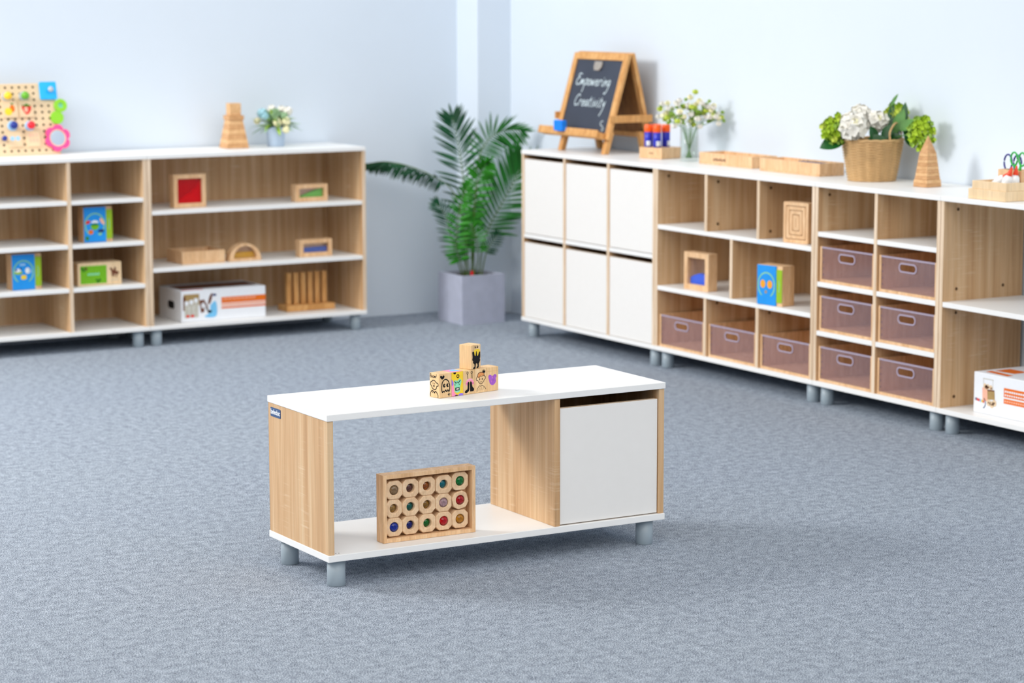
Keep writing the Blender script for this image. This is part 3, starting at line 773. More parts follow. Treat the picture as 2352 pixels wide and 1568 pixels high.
stack_tower('stacking_tower', 'pointed wooden stacking tower standing right of the wicker basket', (6.3415, 7.512, H + .0005), R(3),
            [(.077, .0765), (.0765, .074)] + [(.070 - .0030 * i, .0685 - .0030 * i) for i in range(8)], [.0145, .0145] + [.0127] * 8, apex=(.0465, .070), mats=(BEECHD, BEECHL))

# small flower pot
def petal_ball(mb, c, r, n, m, size, squash=1., seed=1, jitter=.12):
    rnd = random.Random(seed)
    for i in range(n):
        z = 1 - 2 * (i + .5) / n; a = i * 2.39996
        d = Vector((math.sqrt(max(0, 1 - z * z)) * math.cos(a), math.sqrt(max(0, 1 - z * z)) * math.sin(a), z))
        rj = r * rnd.uniform(1 - jitter, 1 + jitter); p = Vector(c) + Vector((d.x * rj, d.y * rj, d.z * rj * squash))
        t = d.cross(Vector((rnd.uniform(-1, 1), rnd.uniform(-1, 1), rnd.uniform(-1, 1)))).normalized(); s = d.cross(t)
        w = size * rnd.uniform(.8, 1.25)
        q = [p + t * w + d * w * .35, p + (t + s).normalized() * w * .75 + d * w * .2, p + s * w + d * w * .35, p + (s - t).normalized() * w * .75 + d * w * .2, p - t * w + d * w * .35, p - (s + t).normalized() * w * .75 + d * w * .2, p - s * w + d * w * .35, p + (t - s).normalized() * w * .75 + d * w * .2]
        mb.quadmesh([p - d * w * .15] + q, [(0, 1 + k, 1 + (k + 1) % 8) for k in range(8)], m, True)
    return mb
def ball(mb, c, r, m, seg=12, rz=None):
    rz = rz or r
    return mb.lathe([(max(.0005, r * math.sin(PI * k / 8)), -rz * math.cos(PI * k / 8)) for k in range(9)], m, c, seg)
def blade(mb, p, d, up, L_, w, m, bend=.25, n=6):
    """one leaf: pointed, folded a little along the midrib, bending along -up"""
    p, d, up = Vector(p), Vector(d).normalized(), Vector(up)
    s = d.cross(up)
    if s.length < 1e-3: s = d.cross(Vector((1, 0, 0)))
    s.normalize(); up = s.cross(d).normalized(); V = []
    for i in range(n + 1):
        t = i / n; c = p + d * L_ * t - up * bend * L_ * t * t
        ww = w * math.sin(PI * min(1, t * .92 + .08)) ** .8 if i < n else .0006
        V += [c - s * ww / 2 + up * ww * .15, c, c + s * ww / 2 + up * ww * .15]
    F = []
    for i in range(n):
        a = i * 3; F += [(a, a + 1, a + 4, a + 3), (a + 1, a + 2, a + 5, a + 4)]
    return mb.quadmesh(V, F, m, True)
fp = thing('potted_flowers', 'small pale blue tin pot of artificial flowers on the long shelf unit', 'plant', (5.228, 11.06, H + .0005), 0)
MB().lathe([(.038, 0), (.041, .002), (.047, .086), (.051, .09), (.051, .097), (.046, .097), (.044, .07)], TIN, seg=36).build('pot', fp)
mb = MB(); ball(mb, (0, 0, .085), .043, SOIL, rz=.012); mb.build('soil', fp)
mb = MB()
rnd = random.Random(4)
for i in range(70):
    a = rnd.uniform(0, 2 * PI); e = rnd.uniform(-.15, 1.2)
    dd = Vector((math.cos(a) * math.cos(e), math.sin(a) * math.cos(e), math.sin(e)))
    blade(mb, (dd.x * .02, dd.y * .02, .09 + rnd.uniform(0, .02)), dd, (0, 0, 1), rnd.uniform(.07, .115), .022, rnd.choice((SAGE, LEAFM, SAGE, BUDG)), .3)
mb.build('foliage', fp, fix=False)
rt = Vector((.86, -.51, 0)); tow = Vector((-.505, -.85, 0))
for i, (u, z, dep, r_, m) in enumerate(((.012, .118, .055, .02, CREAMF), (.055, .124, .05, .02, CREAMF), (.056, .084, .06, .017, CREAMF), (-.062, .162, .03, .022, BLUEF), (-.046, .150, .045, .018, BLUEF),
                                      (.004, .160, .035, .024, SAGE), (.062, .172, .02, .022, WHITEF), (.03, .178, .0, .02, WHITEF), (-.085, .125, .03, .016, CREAMF), (-.02, .18, -.02, .02, WHITEF), (.045, .150, .04, .018, SAGE))):
    c = rt * u + tow * dep; c.z = z
    mb = MB(); petal_ball(mb, c, r_ * .8, 26, m, r_ * .5, seed=i); mb.build('blossom', fp, fix=False)

# ------------------------------------------------------------------ left row: toys on the shelves
def picture_box(label, loc, rz, art, w=.142, h=.163, dd=.075):
    r = thing('picture_box', label, 'toy box', loc, rz, group='blue and lime picture boxes')
    MB().box(0, .005, 0, w, dd, h, BEECH).build('box_body', r, .001)
    bw = w * .77
    mb = MB(); mb.box(.002, 0, .001, bw, .005, h - .001, BLUEP)
    f = FRONT(0); cx, cy = bw * .5, h * .5
    mb.ribbon(arc(cx, cy, bw * .43, -55, 235, 26, bw * .47), .0055, f, .0004, RINGP)
    art(mb, f, cx, cy); mb.build('blue_card', r, fix=False)
    mb = MB(); mb.box(bw + .001, .002, h * .09, w - .001, .0055, h * .91, LIME)
    mb.ribbon(arc(cx, cy, bw * .66, -18, 18, 8, bw * .7), .004, FRONT(.002), .0004, RINGP)
    mb.build('lime_label', r, fix=False)
    return r
def art_globe(mb, f, cx, cy):
    mb.poly(arc(cx, cy - .004, .021, 180, 360, 14), f, .0006, GREENP); mb.poly(arc(cx, cy - .004, .02, 0, 180, 12, .009), f, .0007, GREEND)
    mb.poly(arc(cx, cy + .008, .018, 0, 180, 12, .012), f, .0006, PAPERW)
    mb.poly(disc(cx - .034, cy + .012, .013, 10, .008, .4), f, .0006, REDP); mb.poly(disc(cx + .036, cy + .014, .018, 12, .008, -1.), f, .0006, ORANGEL)
    mb.poly(disc(cx - .02, cy - .034, .012, 10, .011), f, .0006, ORANGE); mb.poly(disc(cx + .03, cy - .03, .016, 10, .008), f, .0006, NAVYP)
    mb.poly(disc(cx + .024, cy - .045, .009, 8, .006), f, .0006, RINGP); mb.poly(disc(cx - .038, cy - .062, .009, 8, .01), f, .0006, GREEND)
def art_animals(mb, f, cx, cy):
    mb.poly(disc(cx - .024, cy - .002, .02, 12, .009), f, .0006, LIME); mb.poly(disc(cx - .026, cy + .008, .015, 10, .009), f, .0007, PAPERW)
    mb.poly(disc(cx - .012, cy + .015, .005, 8), f, .0008, NAVYP); mb.poly(disc(cx - .034, cy + .01, .005, 8), f, .0008, NAVYP)
    mb.poly(disc(cx + .02, cy + .006, .012, 12, .014), f, .0006, PAPERW); mb.poly(disc(cx + .033, cy + .002, .006, 8, .009), f, .0006, PALEBLUE)
    mb.poly(rrect(cx - .012, cy - .034, cx + .014, cy - .014, .006), f, .0006, YELLOWP); mb.poly(rect(cx - .016, cy + .03, cx + .01, cy + .038), f, .0006, PALEBLUE)
def art_eyes(mb, f, cx, cy):
    for u in (-.02, .02): mb.poly(disc(cx + u, cy + .004, .0145, 14, .017), f, .0006, AMBERP)
    mb.poly(disc(cx - .002, cy - .028, .007, 8), f, .0006, TANP)
z3, z2, z1 = S4[0] + .0005, S4[1] + .0005, S4[2] + .0005
picture_box('blue picture box with a green globe, in the cubby above the horse box', (4.152, 10.862, z2), 0, art_globe)
picture_box('blue picture box with small farm animals, in the wide left cubby', (3.806, 10.875, z3), 0, art_animals)
hb = thing('picture_box', 'flat wooden box with green label and brown horse picture in a cubby', 'toy box', (4.118, 10.862, z3), 0)
MB().box(0, 0, 0, .214, .1, .105, PINE).build('box_body', hb, .0015)
f = FRONT(0); mb = MB()
mb.prism(rect(.012, .009, .140, .092), f, 0, .001, GREENP)
for i in range(9): mb.poly(disc(.018 + .011 * i * .5 + (.0 if i < 5 else .045), .082 - .006 * (i % 3) if i < 5 else .016 + .005 * (i % 3), .006, 8), f, .0012, GREEND)
mb.poly(disc(.04, .08, .006, 8), f, .0014, BROWNP)
for i in range(8): mb.poly(rect(.046 + i * .0075, .048, .0515 + i * .0075, .056 + .003 * (i % 2)), f, .0014, MINTP)
mb.build('green_label', hb, fix=False)
mb = MB()
for u, v, a, b_, t in ((.178, .058, .018, .009, -.5), (.163, .072, .009, .005, -.7), (.168, .045, .003, .012, .2), (.19, .043, .003, .013, -.3), (.196, .055, .008, .004, -.8), (.182, .072, .005, .010, .1), (.176, .044, .003, .011, .5)):
    mb.poly(disc(u, v, a, 10, b_, t), f, .0008 + u * .001, BROWNP)
for i in range(6): mb.poly(rect(.162 + i * .006, .02, .166 + i * .006, .024), f, .0008, GREYP)
mb.build('horse_picture', hb, fix=False)

def ring_frame(r, w, h, t, dd, m=BEECH, name='frame'):
    mb = MB(); mb.ring(rect(0, 0, w, h), rect(t, t, w - t, h - t), FRONT(0), -dd, 0, m); return mb.build(name, r, .0012)
zb2, zb1, zb0 = SB[1] + .0005, SB[0] + .0005, ZB1 + .0005
def window_block(label, loc, rz, w, h, dd, t, pane_m, fill_poly, fill_m, tb=None):
    r = thing('sensory_window', label, 'toy block', loc, rz, group='sensory window blocks')
    ring_frame(r, w, h, t, dd)
    MB().box(t, dd * .28, t, w - t, dd * .28 + .003, h - t, pane_m).build('front_pane', r)
    MB().box(t, dd * .72, t, w - t, dd * .72 + .003, h - t, pane_m).build('rear_pane', r)
    mb = MB(); mb.prism(fill_poly, FRONT(0), -dd * .70, -dd * .36, fill_m); s = mb.build('coloured_sand', r); return r
window_block('square wooden window block with red filling on the upper long shelf', (4.613, 10.885, zb2), R(0), .165, .157, .052, .0205, REDACR,
             [(.0205, .0205), (.144, .0205), (.144, .125), (.125, .095), (.10, .072), (.06, .052)], REDSAND)
window_block('oblong wooden window block with green sand slope on the upper long shelf', (5.248, 10.885, zb2), 0, .172, .083, .052, .020, GREYACR,
             [(.020, .020), (.152, .020), (.152, .062), (.12, .055)], GREENSAND)
tb = thing('wooden_tray', 'shallow open beech tray at the left of the middle long shelf', 'tray', (4.649, 10.885, zb1), 0)
MB().box(0, 0, 0, .22, .185, .008, BEECH).build('base', tb)
for a in ((0, 0, .008, .22, .01, .06), (0, .175, .008, .22, .185, .06), (0, .01, .008, .01, .175, .06), (.21, .01, .008, .22, .175, .06)): MB().box(*a, BEECH).build('rim', tb, .001)
MB().box(.06, .05, .008, .12, .17, .03, BROWN).build('insert', tb, .001)
ar = thing('sensory_window', 'half-round wooden window block with mustard sand on the middle long shelf', 'toy block', (4.892, 10.885, zb1), 0, 'sensory window blocks')
ro, ri = .084, .060
oo = arc(ro, .0, ro, 0, 180, 24); ii = arc(ro, .012, ri, 0, 180, 24, ri * .98)
mb = MB(); mb.ring(oo, ii, FRONT(0), -.05, 0, BEECH); mb.build('frame', ar, .001)
for nm, y in (('front_pane', -.017), ('rear_pane', -.037)):
    MB().prism(ii, FRONT(0), y - .003, y, GREYACR).build(nm, ar)
MB().prism([(ro - ri + .001, .0125), (ro + ri - .001, .0125), (ro + ri * .86, .040), (ro, .041), (ro - ri * .86, .039)], FRONT(0), -.036, -.021, YELSAND).build('coloured_sand', ar)
window_block('oblong wooden window block with deep blue filling on the middle long shelf', (5.264, 10.88, zb1), 0, .174, .084, .052, .020, GREYACR,
             [(.020, .020), (.154, .020), (.154, .046), (.020, .042)], DKBLUESAND)
# carton with photo print
def carton(name, label, loc, rz, w, h, dd):
    r = thing(name, label, 'box', loc, rz)
    MB().box(0, 0, 0, w, dd, h, PAPERW).build('box_body', r, .003)
    return r
ct = carton('carton_box', 'white toy carton with a lab photo and orange stripes on the bottom shelf', (4.622, 10.845, zb0), 0, .438, .150, .27)
f = FRONT(0); mb = MB()
mb.poly(rect(.012, .078, .092, .132), f, .0004, TANP); mb.poly(rect(.009, .055, .022, .122), f, .0006, BROWNP)
for i, (u, v0, v1) in enumerate(((.016, .02, .1), (.04, .02, .105), (.064, .02, .112))):
    mb.poly(rrect(u, v0, u + .022, v1, .004), f, .0008, GREYP); mb.poly(rrect(u + .002, v1 - .02, u + .020, v1, .004), f, .001, PAPERW)
    if i < 2: mb.poly(disc(u + .016, .028, .010, 10, .007), f, .0012, REDP)
for a in ([(.092, .1), (.1, .04), (.118, .045), (.11, .102)], [(.108, .1), (.132, .06), (.138, .064), (.116, .104)]): mb.poly(a, f, .0009, BROWNP)
mb.poly(disc(.108, .074, .006, 8, .014), f, .0011, PAPERW)
mb.poly(smooth([(.118, .02), (.178, .02), (.178, .09), (.15, .075), (.145, .04)], 4, True), f, .0006, SKYP)
mb.poly(smooth([(.136, .082), (.142, .108), (.15, .125), (.16, .13), (.155, .1), (.145, .08)], 4, True), f, .0008, BROWNP)
mb.poly(disc(.144, .044, .012, 10, .007), f, .0009, BLACK); mb.poly(disc(.170, .122, .011, 10, .006), f, .0009, NAVYP); mb.ribbon([(.125, .062), (.142, .046)], .006, f, .0008, BLACK)
mb.build('photo_print', ct, fix=False)
mb = MB()
mb.poly(rect(.206, .080, .4375, .108), f, .0005, ORANGE); mb.poly(rect(.206, .065, .4375, .078), f, .0005, ORANGEL); mb.poly(rect(.206, .053, .4375, .061), f, .0005, ORANGE)
rnd = random.Random(3)
for k in range(24): mb.poly(rect(.214 + .0072 * k, .094 + .002 * (k % 2), .219 + .0072 * k, .099 + .002 * (k % 3)), f, .0007, ORANGEL)
mb.build('orange_stripes', ct, fix=False)
MB().prism(rrect(.11, .055, .185, .092, .015), LEFT(0, .27), -.004, .0005, BLACK).build('hand_hole', ct)
mb = MB(); mb.poly(rect(.0, .0, .0, .0), TOP(0), 0, REDP) if False else None
mb.poly(rect(.01, .008, .12, .03), TOP(.1503), 0, REDP); mb.poly(rect(.02, .06, .42, .2), TOP(.1503), 0, BROWNP); mb.build('lid_patches', ct, fix=False)  # brown patch paints the shadow over the lid; the red strip is print
# peg rack
pg = thing('peg_rack', 'wooden base with six upright square pegs on the bottom long shelf', 'toy', (5.213, 10.93, zb0), 0)
MB().box(0, 0, 0, .262, .105, .03, BAMBOO).build('base', pg, .0015)
for i in range(6):
    MB().box(.02 + i * .0385, .038, .03, .044 + i * .0385, .062, .186, BAMBOO).build('peg', pg, .0015)

# ------------------------------------------------------------------ right row: top
# easel, local x along the front, local -y toward the viewer (front face), origin at right row orientation
EW = .468
es = thing('easel', 'two-sided honey wood tabletop chalkboard easel on the locker cabinet', 'easel', (6.235, 10.139, H + .0005), RZ)
lean = math.atan2(.135, .46); lean_r = math.atan2(.112, .46); SLn = math.hypot(.135, .46)
def leg_frame(side):
    # frame whose v axis climbs the leaning face
    if side == 'front': return frame((0, 0, 0), (1, 0, 0), (0, math.sin(lean), math.cos(lean)), (0, -math.cos(lean), math.sin(lean)))
    return frame((0, .284, 0), (1, 0, 0), (0, -math.sin(lean_r), math.cos(lean_r)), (0, math.cos(lean_r), math.sin(lean_r)))
for side in ('front', 'rear'):
    g = leg_frame(side); st_ = .036; tk = .018
    mb = MB()
    mb.prism(rect(0, .075, st_, SLn), g, -tk, 0, BAMBOO); mb.prism(rect(EW - st_, .075, EW, SLn), g, -tk, 0, BAMBOO)
    mb.prism(rect(st_, SLn - .032, EW - st_, SLn), g, -tk, 0, BAMBOO); mb.prism(rect(st_, .075, EW - st_, .10), g, -tk, 0, BAMBOO)
    o = mb.build(side + '_frame', es, .002)
    for u in (.032, EW - .058):
        k_ = math.tan(lean) if side == 'front' else -math.tan(lean_r)
        M = Matrix(((1, 0, 0, 0), (0, 1, k_, 0 if side == 'front' else .284), (0, 0, 1, 0), (0, 0, 0, 1)))
        y0_ = .019 if side == 'front' else -.046
        MB().box(u, y0_, 0, u + .032, y0_ + .027, .10, BAMBOO, M=M).build('foot', es, .003)
    if side == 'front':
        bb = MB().prism(rect(st_ - .004, .096, EW - st_ + .004, SLn - .028), g, -.012, -.006, SLATE).build('blackboard', es)
        bb['label'] = 'dark slate writing surface'
        mb = MB()
        write(mb, 'Empowering', .07, .325, .0385, .0052, g, -.0055, CHALK, .15)
        write(mb, 'Creativity', .098, .225, .0385, .0052, g, -.0055, CHALK, .15)
        mb.ribbon(smooth([(.382, .160), (.366, .154), (.37, .14), (.386, .137)], 5), .004, g, -.0055, CHALK)
        mb.ribbon(disc(.394, .122, .008, 12), .003, g, -.0055, CHALK, True)
        mb.build('chalk_writing', bb, fix=False)
        mb = MB(); mb.prism(rrect(.20, SLn - .074, .265, SLn - .040, .008), g, -.005, .002, CLIP); mb.prism(rect(.21, SLn - .084, .255, SLn - .074), g, -.004, .004, CLIP)
        mb.build('paper_clip', es, .001)
        mb = MB(); mb.prism(rect(-.075, .070, EW - .028, .100), g, 0, .05, BAMBOO); mb.prism(rect(-.075, .094, EW - .028, .106), g, .040, .05, BAMBOO); mb.build('tray', es, .003)
    else:
        MB().prism(rect(st_ - .004, .096, EW - st_ + .004, SLn - .028), g, -.012, -.006, BROWN).build('rear_board', es)
        mb = MB(); mb.prism(rect(-.02, .076, EW + .02, .1), g, 0, .045, BAMBOO); mb.build('tray', es, .003)
for x in (-.012, EW + .001):
    mb = MB(); mb.box(x, .03, .146, x + .011, .262, .180, BAMBOO); mb.build('side_bar', es, .002)
MB().box(.03, .140, .440, EW - .03, .166, .452, BAMBOO).build('hinge_rail', es, .002)
er = thing('chalk_eraser', 'bright blue block eraser resting on the easel tray', 'eraser', (6.235 + .0 , 10.139 - .012, H + .0005 + .0995), RZ)
er.location = (6.2235, 10.139 - .098, H + .0975)
MB().box(0, -.034, 0, .072, -.002, .050, BLUEFOAM).build('foam', er, .006, 3)
er.rotation_euler = (R(0), 0, RZ)

# glue sticks on their block
gb = thing('glue_holder', 'beech block holding four glue sticks, right of the easel', 'holder', (6.308, 9.303, H + .0005), R(13))
MB().box(0, 0, 0, .130, .139, .050, BEECH).build('block', gb, .002)
mb = MB()
for i in range(5): mb.poly(disc(.064 + .0055 * i, .025, .0022, 8, .003), LEFT(0, .139), .0004, BROWNP)
mb.build('mark', gb, fix=False)
rm = Matrix.Rotation(R(13), 3, 'Z')
for i, (u, v, lab) in enumerate(((.034, .114, 'leftmost of the four'), (.034, .060, 'nearest to the camera'), (.086, .110, 'farthest back, behind the nearest one'), (.090, .058, 'rightmost of the four'))):
    p = Vector((6.308, 9.303, H + .051)) + rm @ Vector((u, v, 0))
    g = thing('glue_stick', 'blue glue stick with orange cap on the beech block, ' + lab, 'glue', tuple(p), .3 * i, 'glue sticks on the beech block')
    MB().lathe([(.0165, 0), (.0185, .002), (.0185, .066), (.017, .067)], GLUEBLUE, seg=24).build('barrel', g)
    MB().lathe([(.0188, .067), (.0192, .069), (.0192, .098), (.0175, .1005)], CAPOR, seg=24).build('cap', g)
    mb = MB(); 
    M = Matrix.Translation((0, 0, .034))
    mb.quadmesh([(.0187 * math.cos(a), .0187 * math.sin(a), z) for z in (.006, .028) for a in [R(205 + 12 * k) for k in range(6)]], [(k, k + 1, k + 7, k + 6) for k in range(5)], PAPERW, True)
    mb.build('label_patch', g, fix=False)

# glass vase + stems
vx, vy = 6.360, 9.162
vs = thing('glass_vase', 'clear glass cylinder vase between the glue sticks and first flat box', 'vase', (vx, vy, H + .0005), 0)
mb = MB(); mb.lathe([(.036, 0), (.040, .003), (.041, .145), (.0385, .145), (.0375, .012), (.001, .010)], GLASS, seg=36, cap=False); 
mb.lathe([(.001, 0), (.036, 0)], GLASS, seg=36, cap=False); mb.build('glass', vs)
rnd = random.Random(11)
stems = [(-.095, .235, .02), (-.062, .205, .06), (-.10, .19, -.02), (-.045, .235, -.01), (.0, .24, .03), (.03, .225, -.02), (.012, .195, .05), (.06, .24, .01), (.10, .215, -.01), (.118, .185, .03), (-.03, .18, .07), (.085, .225, .0)]
for i, (u, z, dp) in enumerate(stems):
    tip = rt * u + tow * (dp * .7); tip.z = z
    foot = rt * (-.012 * (u / .1)) + tow * (.008 * ((i % 3) - 1)); foot.z = .013
    side = ('left side', 'middle', 'right side')[0 if u < -.03 else (1 if u < .04 else 2)]
    s = thing('flower_stem', 'white and green flower sprig in the glass vase, on the ' + side, 'flower', (vx, vy, H + .0005), 0, 'sprigs in the glass vase, ' + side)
    mid = foot.lerp(tip, .55); mid.x *= .75; mid.y *= .75
    # keep the stem inside the rim of the glass
    neck = foot.lerp(tip, .5); h_ = Vector((neck.x, neck.y)); 
    if h_.length > .03: neck.x *= .03 / h_.length; neck.y *= .03 / h_.length
    neck.z = .142
    pts = smooth([foot, foot.lerp(neck, .5), neck, neck.lerp(tip, .5), tip], 5)
    mb = MB(); mb.tube(pts, .0017, LEAFM, 6); mb.build('stem', s)
    for k in range(9):
        o_ = Vector((rnd.gauss(0, .022), rnd.gauss(0, .022), rnd.gauss(0, .02)))
        c = tip + o_
        c_w = c + Vector((vx, vy, 0))
        if c_w.x > XW - .03: c.x -= (c_w.x - XW + .03)
        m = (WHITEF, BUDG, CREAMF, BUDG, WHITEF, LIMEF2)[(i + k) % 6]
        mb = MB(); mb.tube([tip.lerp(pts[-4], .5), c], .0008, BUDG, 5)
        petal_ball(mb, c, .0085 if m is not BUDG else .005, 12, m, .0085 if m is not BUDG else .006, .7, seed=i * 20 + k)
        mb.build('blossom', s, fix=False)
    mb = MB()
    for k in range(4): blade(mb, neck.lerp(tip, .3 + .15 * k), Vector((rnd.uniform(-1, 1), rnd.uniform(-1, 1), .7)), (0, 0, 1), .04, .008, BUDG)
    mb.build('leaf', s, fix=False)

# flat wooden boxes
def flat_box(label, loc, rz, w, dd, h, pieces=0, mark=False):
    r = thing('wooden_box', label, 'box', loc, rz)
    MB().box(0, 0, 0, w, dd, .008, BEECH).build('base', r)
    t = .010
    for a in ((0, 0, .008, w, t, h), (0, dd - t, .008, w, dd, h), (0, t, .008, t, dd - t, h), (w - t, t, .008, w, dd - t, h)): MB().box(*a, BEECH).build('wall', r, .001)
    if mark:
        mb = MB()
        for i in range(9): mb.poly(rect(.106 + .0105 * i, .017 + .001 * (i % 2), .113 + .0105 * i, .026 + .002 * ((i * 7) % 3)), FRONT(0), .0004, BROWNP)
        mb.build('stamped_mark', r, fix=False)
    return r
flat_box('flat open beech box with a stamped mark, nearer the glass vase', rr(10.2109 - 9.021, 6.316 - RX, H + .0005), RZ, .393, .134, .050, mark=True)
flat_box('flat open beech box without mark, nearer the wicker basket', (6.292, 8.54, H + .0005), RZ, .412, .126, .053)
for i in range(4):
    tag(MB().box(0, 0, 0, .05, .028, .0375, NAVYP).build('counting_block', None, .002), 'dark counting block in the beech box by the basket, ' + ('first', 'second', 'third', 'fourth')[i] + ' from left', 'block', 'counting blocks in the beech box')
    o = bpy.data.objects[('counting_block', 'counting_block.001', 'counting_block.002', 'counting_block.003')[i]]
    o.location = (6.292 + .082, 8.54 - .155 - .06 * i, H + .0005 + .0085); o.rotation_euler = (0, 0, RZ)

# wicker basket
bx, by = 6.357, 7.872
bk = thing('wicker_basket', 'woven straw basket of green and white flowers on the narrow unit', 'basket', (bx, by, H + .0005), 0)
rows, seg = 30 * 4 + 1, 144
prof = []
for i in range(rows):
    t = i / (rows - 1); prof.append((.094 + .029 * t ** .9, .162 * t))
def weave(i, j):
    row, ph = i // 4, (i % 4) / 4
    cord = abs(math.sin(PI * ph))                      # each straw cord is round
    rib = abs(math.sin(PI * ((j % 8) + .5) / 8))       # and swells where it wraps an upright
    return .962 + .026 * cord + .060 * rib * (1 if (j // 8 + row) % 2 else .25)
mb = MB(); mb.lathe(prof, WICKER, seg=seg, rfun=weave, cap=False)
mb.lathe([(.115, .162), (.092, .02), (.001, .018)], WICKER, seg=48, cap=False); mb.lathe([(.001, 0), (.094, 0)], WICKER, seg=48, cap=False)
mb.build('woven_body', bk)
mb = MB(); mb.tube([(.121 * math.cos(2 * PI * k / 60), .121 * math.sin(2 * PI * k / 60), .164 + .0012 * math.sin(k * 2.1)) for k in range(60)], .0055, WICKER, 8, closed=True); mb.build('rim', bk)
hb1 = rt * .055 + tow * .108; hb2 = rt * .118 - tow * .02
mb = MB(); P = smooth([(hb1.x, hb1.y, .162), tuple(hb1 * .98 + Vector((0, 0, .2))), tuple((hb1 + hb2) * .5 + Vector((0, 0, .232))), tuple(hb2 * .98 + Vector((0, 0, .2))), (hb2.x, hb2.y, .162)], 6)
mb.tube(P, .0042, WICKER, 8); mb.build('handle', bk)
mb = MB(); P = smooth([(-hb1.x, -hb1.y, .162), tuple(hb1 * -.98 + Vector((0, 0, .19))), tuple((hb1 + hb2) * -.5 + Vector((0, 0, .205))), tuple(hb2 * -.98 + Vector((0, 0, .19))), (-hb2.x, -hb2.y, .162)], 6)
mb.tube(P, .0042, WICKER, 8); mb.build('handle', bk)
B0 = Vector((bx, by, H + .0005))
def bpt(u, z, dep): # across the view, height above the top, toward the camera
    v = rt * u + tow * dep; v.z = z; return v
def bloom(name, label, cat, u, z, dep, r_, m, n, size, center=None, seed=1, squash=1.):
    s = thing(name, label, cat, tuple(B0), 0)
    c = bpt(u, z, dep)
    foot = Vector((c.x * .12, c.y * .12, .024)); nk = Vector((c.x, c.y, 0))
    if nk.length > .09: nk *= .09 / nk.length
    nk.z = .168
    mb = MB(); mb.tube(smooth([foot, foot.lerp(nk, .5), nk, c], 5), .0022, LEAFM, 6); mb.build('stem', s)
    mb = MB()
    if name == 'hydrangea':                            # loose clusters of small florets
        petal_ball(mb, c, r_ * .74, 60, LIMEF, size, squash, seed + 1)
        rd = random.Random(seed)
        for k in range(26):
            z = 1 - 2 * (k + .5) / 26; a = k * 2.39996; q = math.sqrt(1 - z * z)
            cc = c + Vector((q * math.cos(a) * r_, q * math.sin(a) * r_, z * r_ * squash)) * rd.uniform(.82, 1.08)
            petal_ball(mb, cc, .0075, 7, rd.choice((LIMEF, LIMEF, LIMEF2, BUDG)), .011, 1., seed * 50 + k, .2)
    else:                                              # ruffled layers of broad petals
        petal_ball(mb, c, r_ * .95, 34, m, size * 1.15, squash, seed, .14); petal_ball(mb, c, r_ * .7, 26, m, size, squash, seed + 1, .1)
        petal_ball(mb, c + tow * r_ * .25, r_ * .5, 18, m, size * .8, squash, seed + 2, .2)
    mb.build('flower_head', s, fix=False)
    if center: 
        mb = MB(); petal_ball(mb, c + tow * r_ * .8 + Vector((0, 0, r_ * .35)), r_ * .28, 14, center, size * .4, 1, 5); mb.build('flower_centre', s, fix=False)
    return s
bloom('hydrangea', 'lime hydrangea head leaning out of the left side of the basket', 'flower', -.155, .203, .02, .048, LIMEF, 110, .0125, seed=2, squash=1.2)
bloom('hydrangea', 'lime hydrangea head at the right side of the basket, behind the pointed tower', 'flower', .172, .200, .150, .047, LIMEF, 120, .0125, seed=3, squash=1.4)
bloom('hydrangea', 'lime hydrangea head standing highest at the back of the basket', 'flower', .098, .262, -.02, .042, LIMEF, 90, .012, seed=4)
bloom('peony', 'large white peony facing forward in the basket', 'flower', -.088, .220, .075, .047, WHITEF, 60, .023, CREAMF, seed=5)
bloom('peony', 'white peony standing behind the large white peony in the basket', 'flower', -.052, .262, .0, .034, WHITEF, 44, .021, seed=6)
bloom('peony', 'smaller white peony in the middle of the basket beside the green leaves', 'flower', .014, .238, .03, .036, WHITEF, 44, .020, CREAMF, seed=7)
def sprig(label, leaves):
    s = thing('leaf_sprig', label, 'leaf', tuple(B0), 0, 'leaves in the flower basket')
    for (u, z, dep, du, dz, dd, L_, w, m) in leaves:
        p = bpt(u, z, dep); d_ = rt * du + tow * dd + Vector((0, 0, dz))
        ft_ = Vector((p.x * .1, p.y * .1, .026)); nk = Vector((p.x, p.y, 0)); 
        if nk.length > .09: nk *= .09 / nk.length
        nk.z = max(.12, min(.166, z))
        mb = MB(); mb.tube(smooth([ft_, ft_.lerp(nk, .6), nk, p], 4), .0016, LEAFD, 5); mb.build('stem', s)
        mb = MB(); blade(mb, p, d_, tow * .8 + Vector((0, 0, .6)), L_, w, m, .15, 8); mb.build('leaf', s, fix=False)
sprig('dark rounded leaf hanging below the left lime hydrangea of the basket', [(-.115, .165, .03, -1, -.25, .1, .105, .068, LEAFD)])
sprig('tall narrow leaf shoot rising highest out of the basket', [(.062, .20, .03, .12, 1, -.1, .13, .026, LEAFD), (.068, .30, .02, .45, .8, 0, .055, .014, LEAFM)])
sprig('pair of broad upright leaves right of centre in the basket', [(.082, .19, .04, .35, 1, 0, .105, .046, LEAFM), (.112, .20, .03, .12, 1, 0, .115, .036, LEAFD)])
sprig('dark leaves drooping over the right rim beside the basket handle', [(.10, .205, .06, .7, .5, .2, .075, .046, LEAFM), (.125, .235, .05, .2, -1, .2, .075, .044, LEAFD), (.118, .185, .08, .5, -.6, .2, .062, .042, LEAFD)])
sprig('low dark leaves between the white peonies and handle of the basket', [(-.015, .215, .07, .3, -.9, .2, .07, .034, LEAFD), (.03, .168, .07, .5, .8, .1, .075, .044, LEAFD), (.0, .165, .08, -.3, .9, .2, .06, .04, LEAFD), (.05, .166, .06, .8, .3, .2, .06, .04, LEAFD), (-.03, .165, .085, .9, .2, .3, .07, .04, LEAFD)])
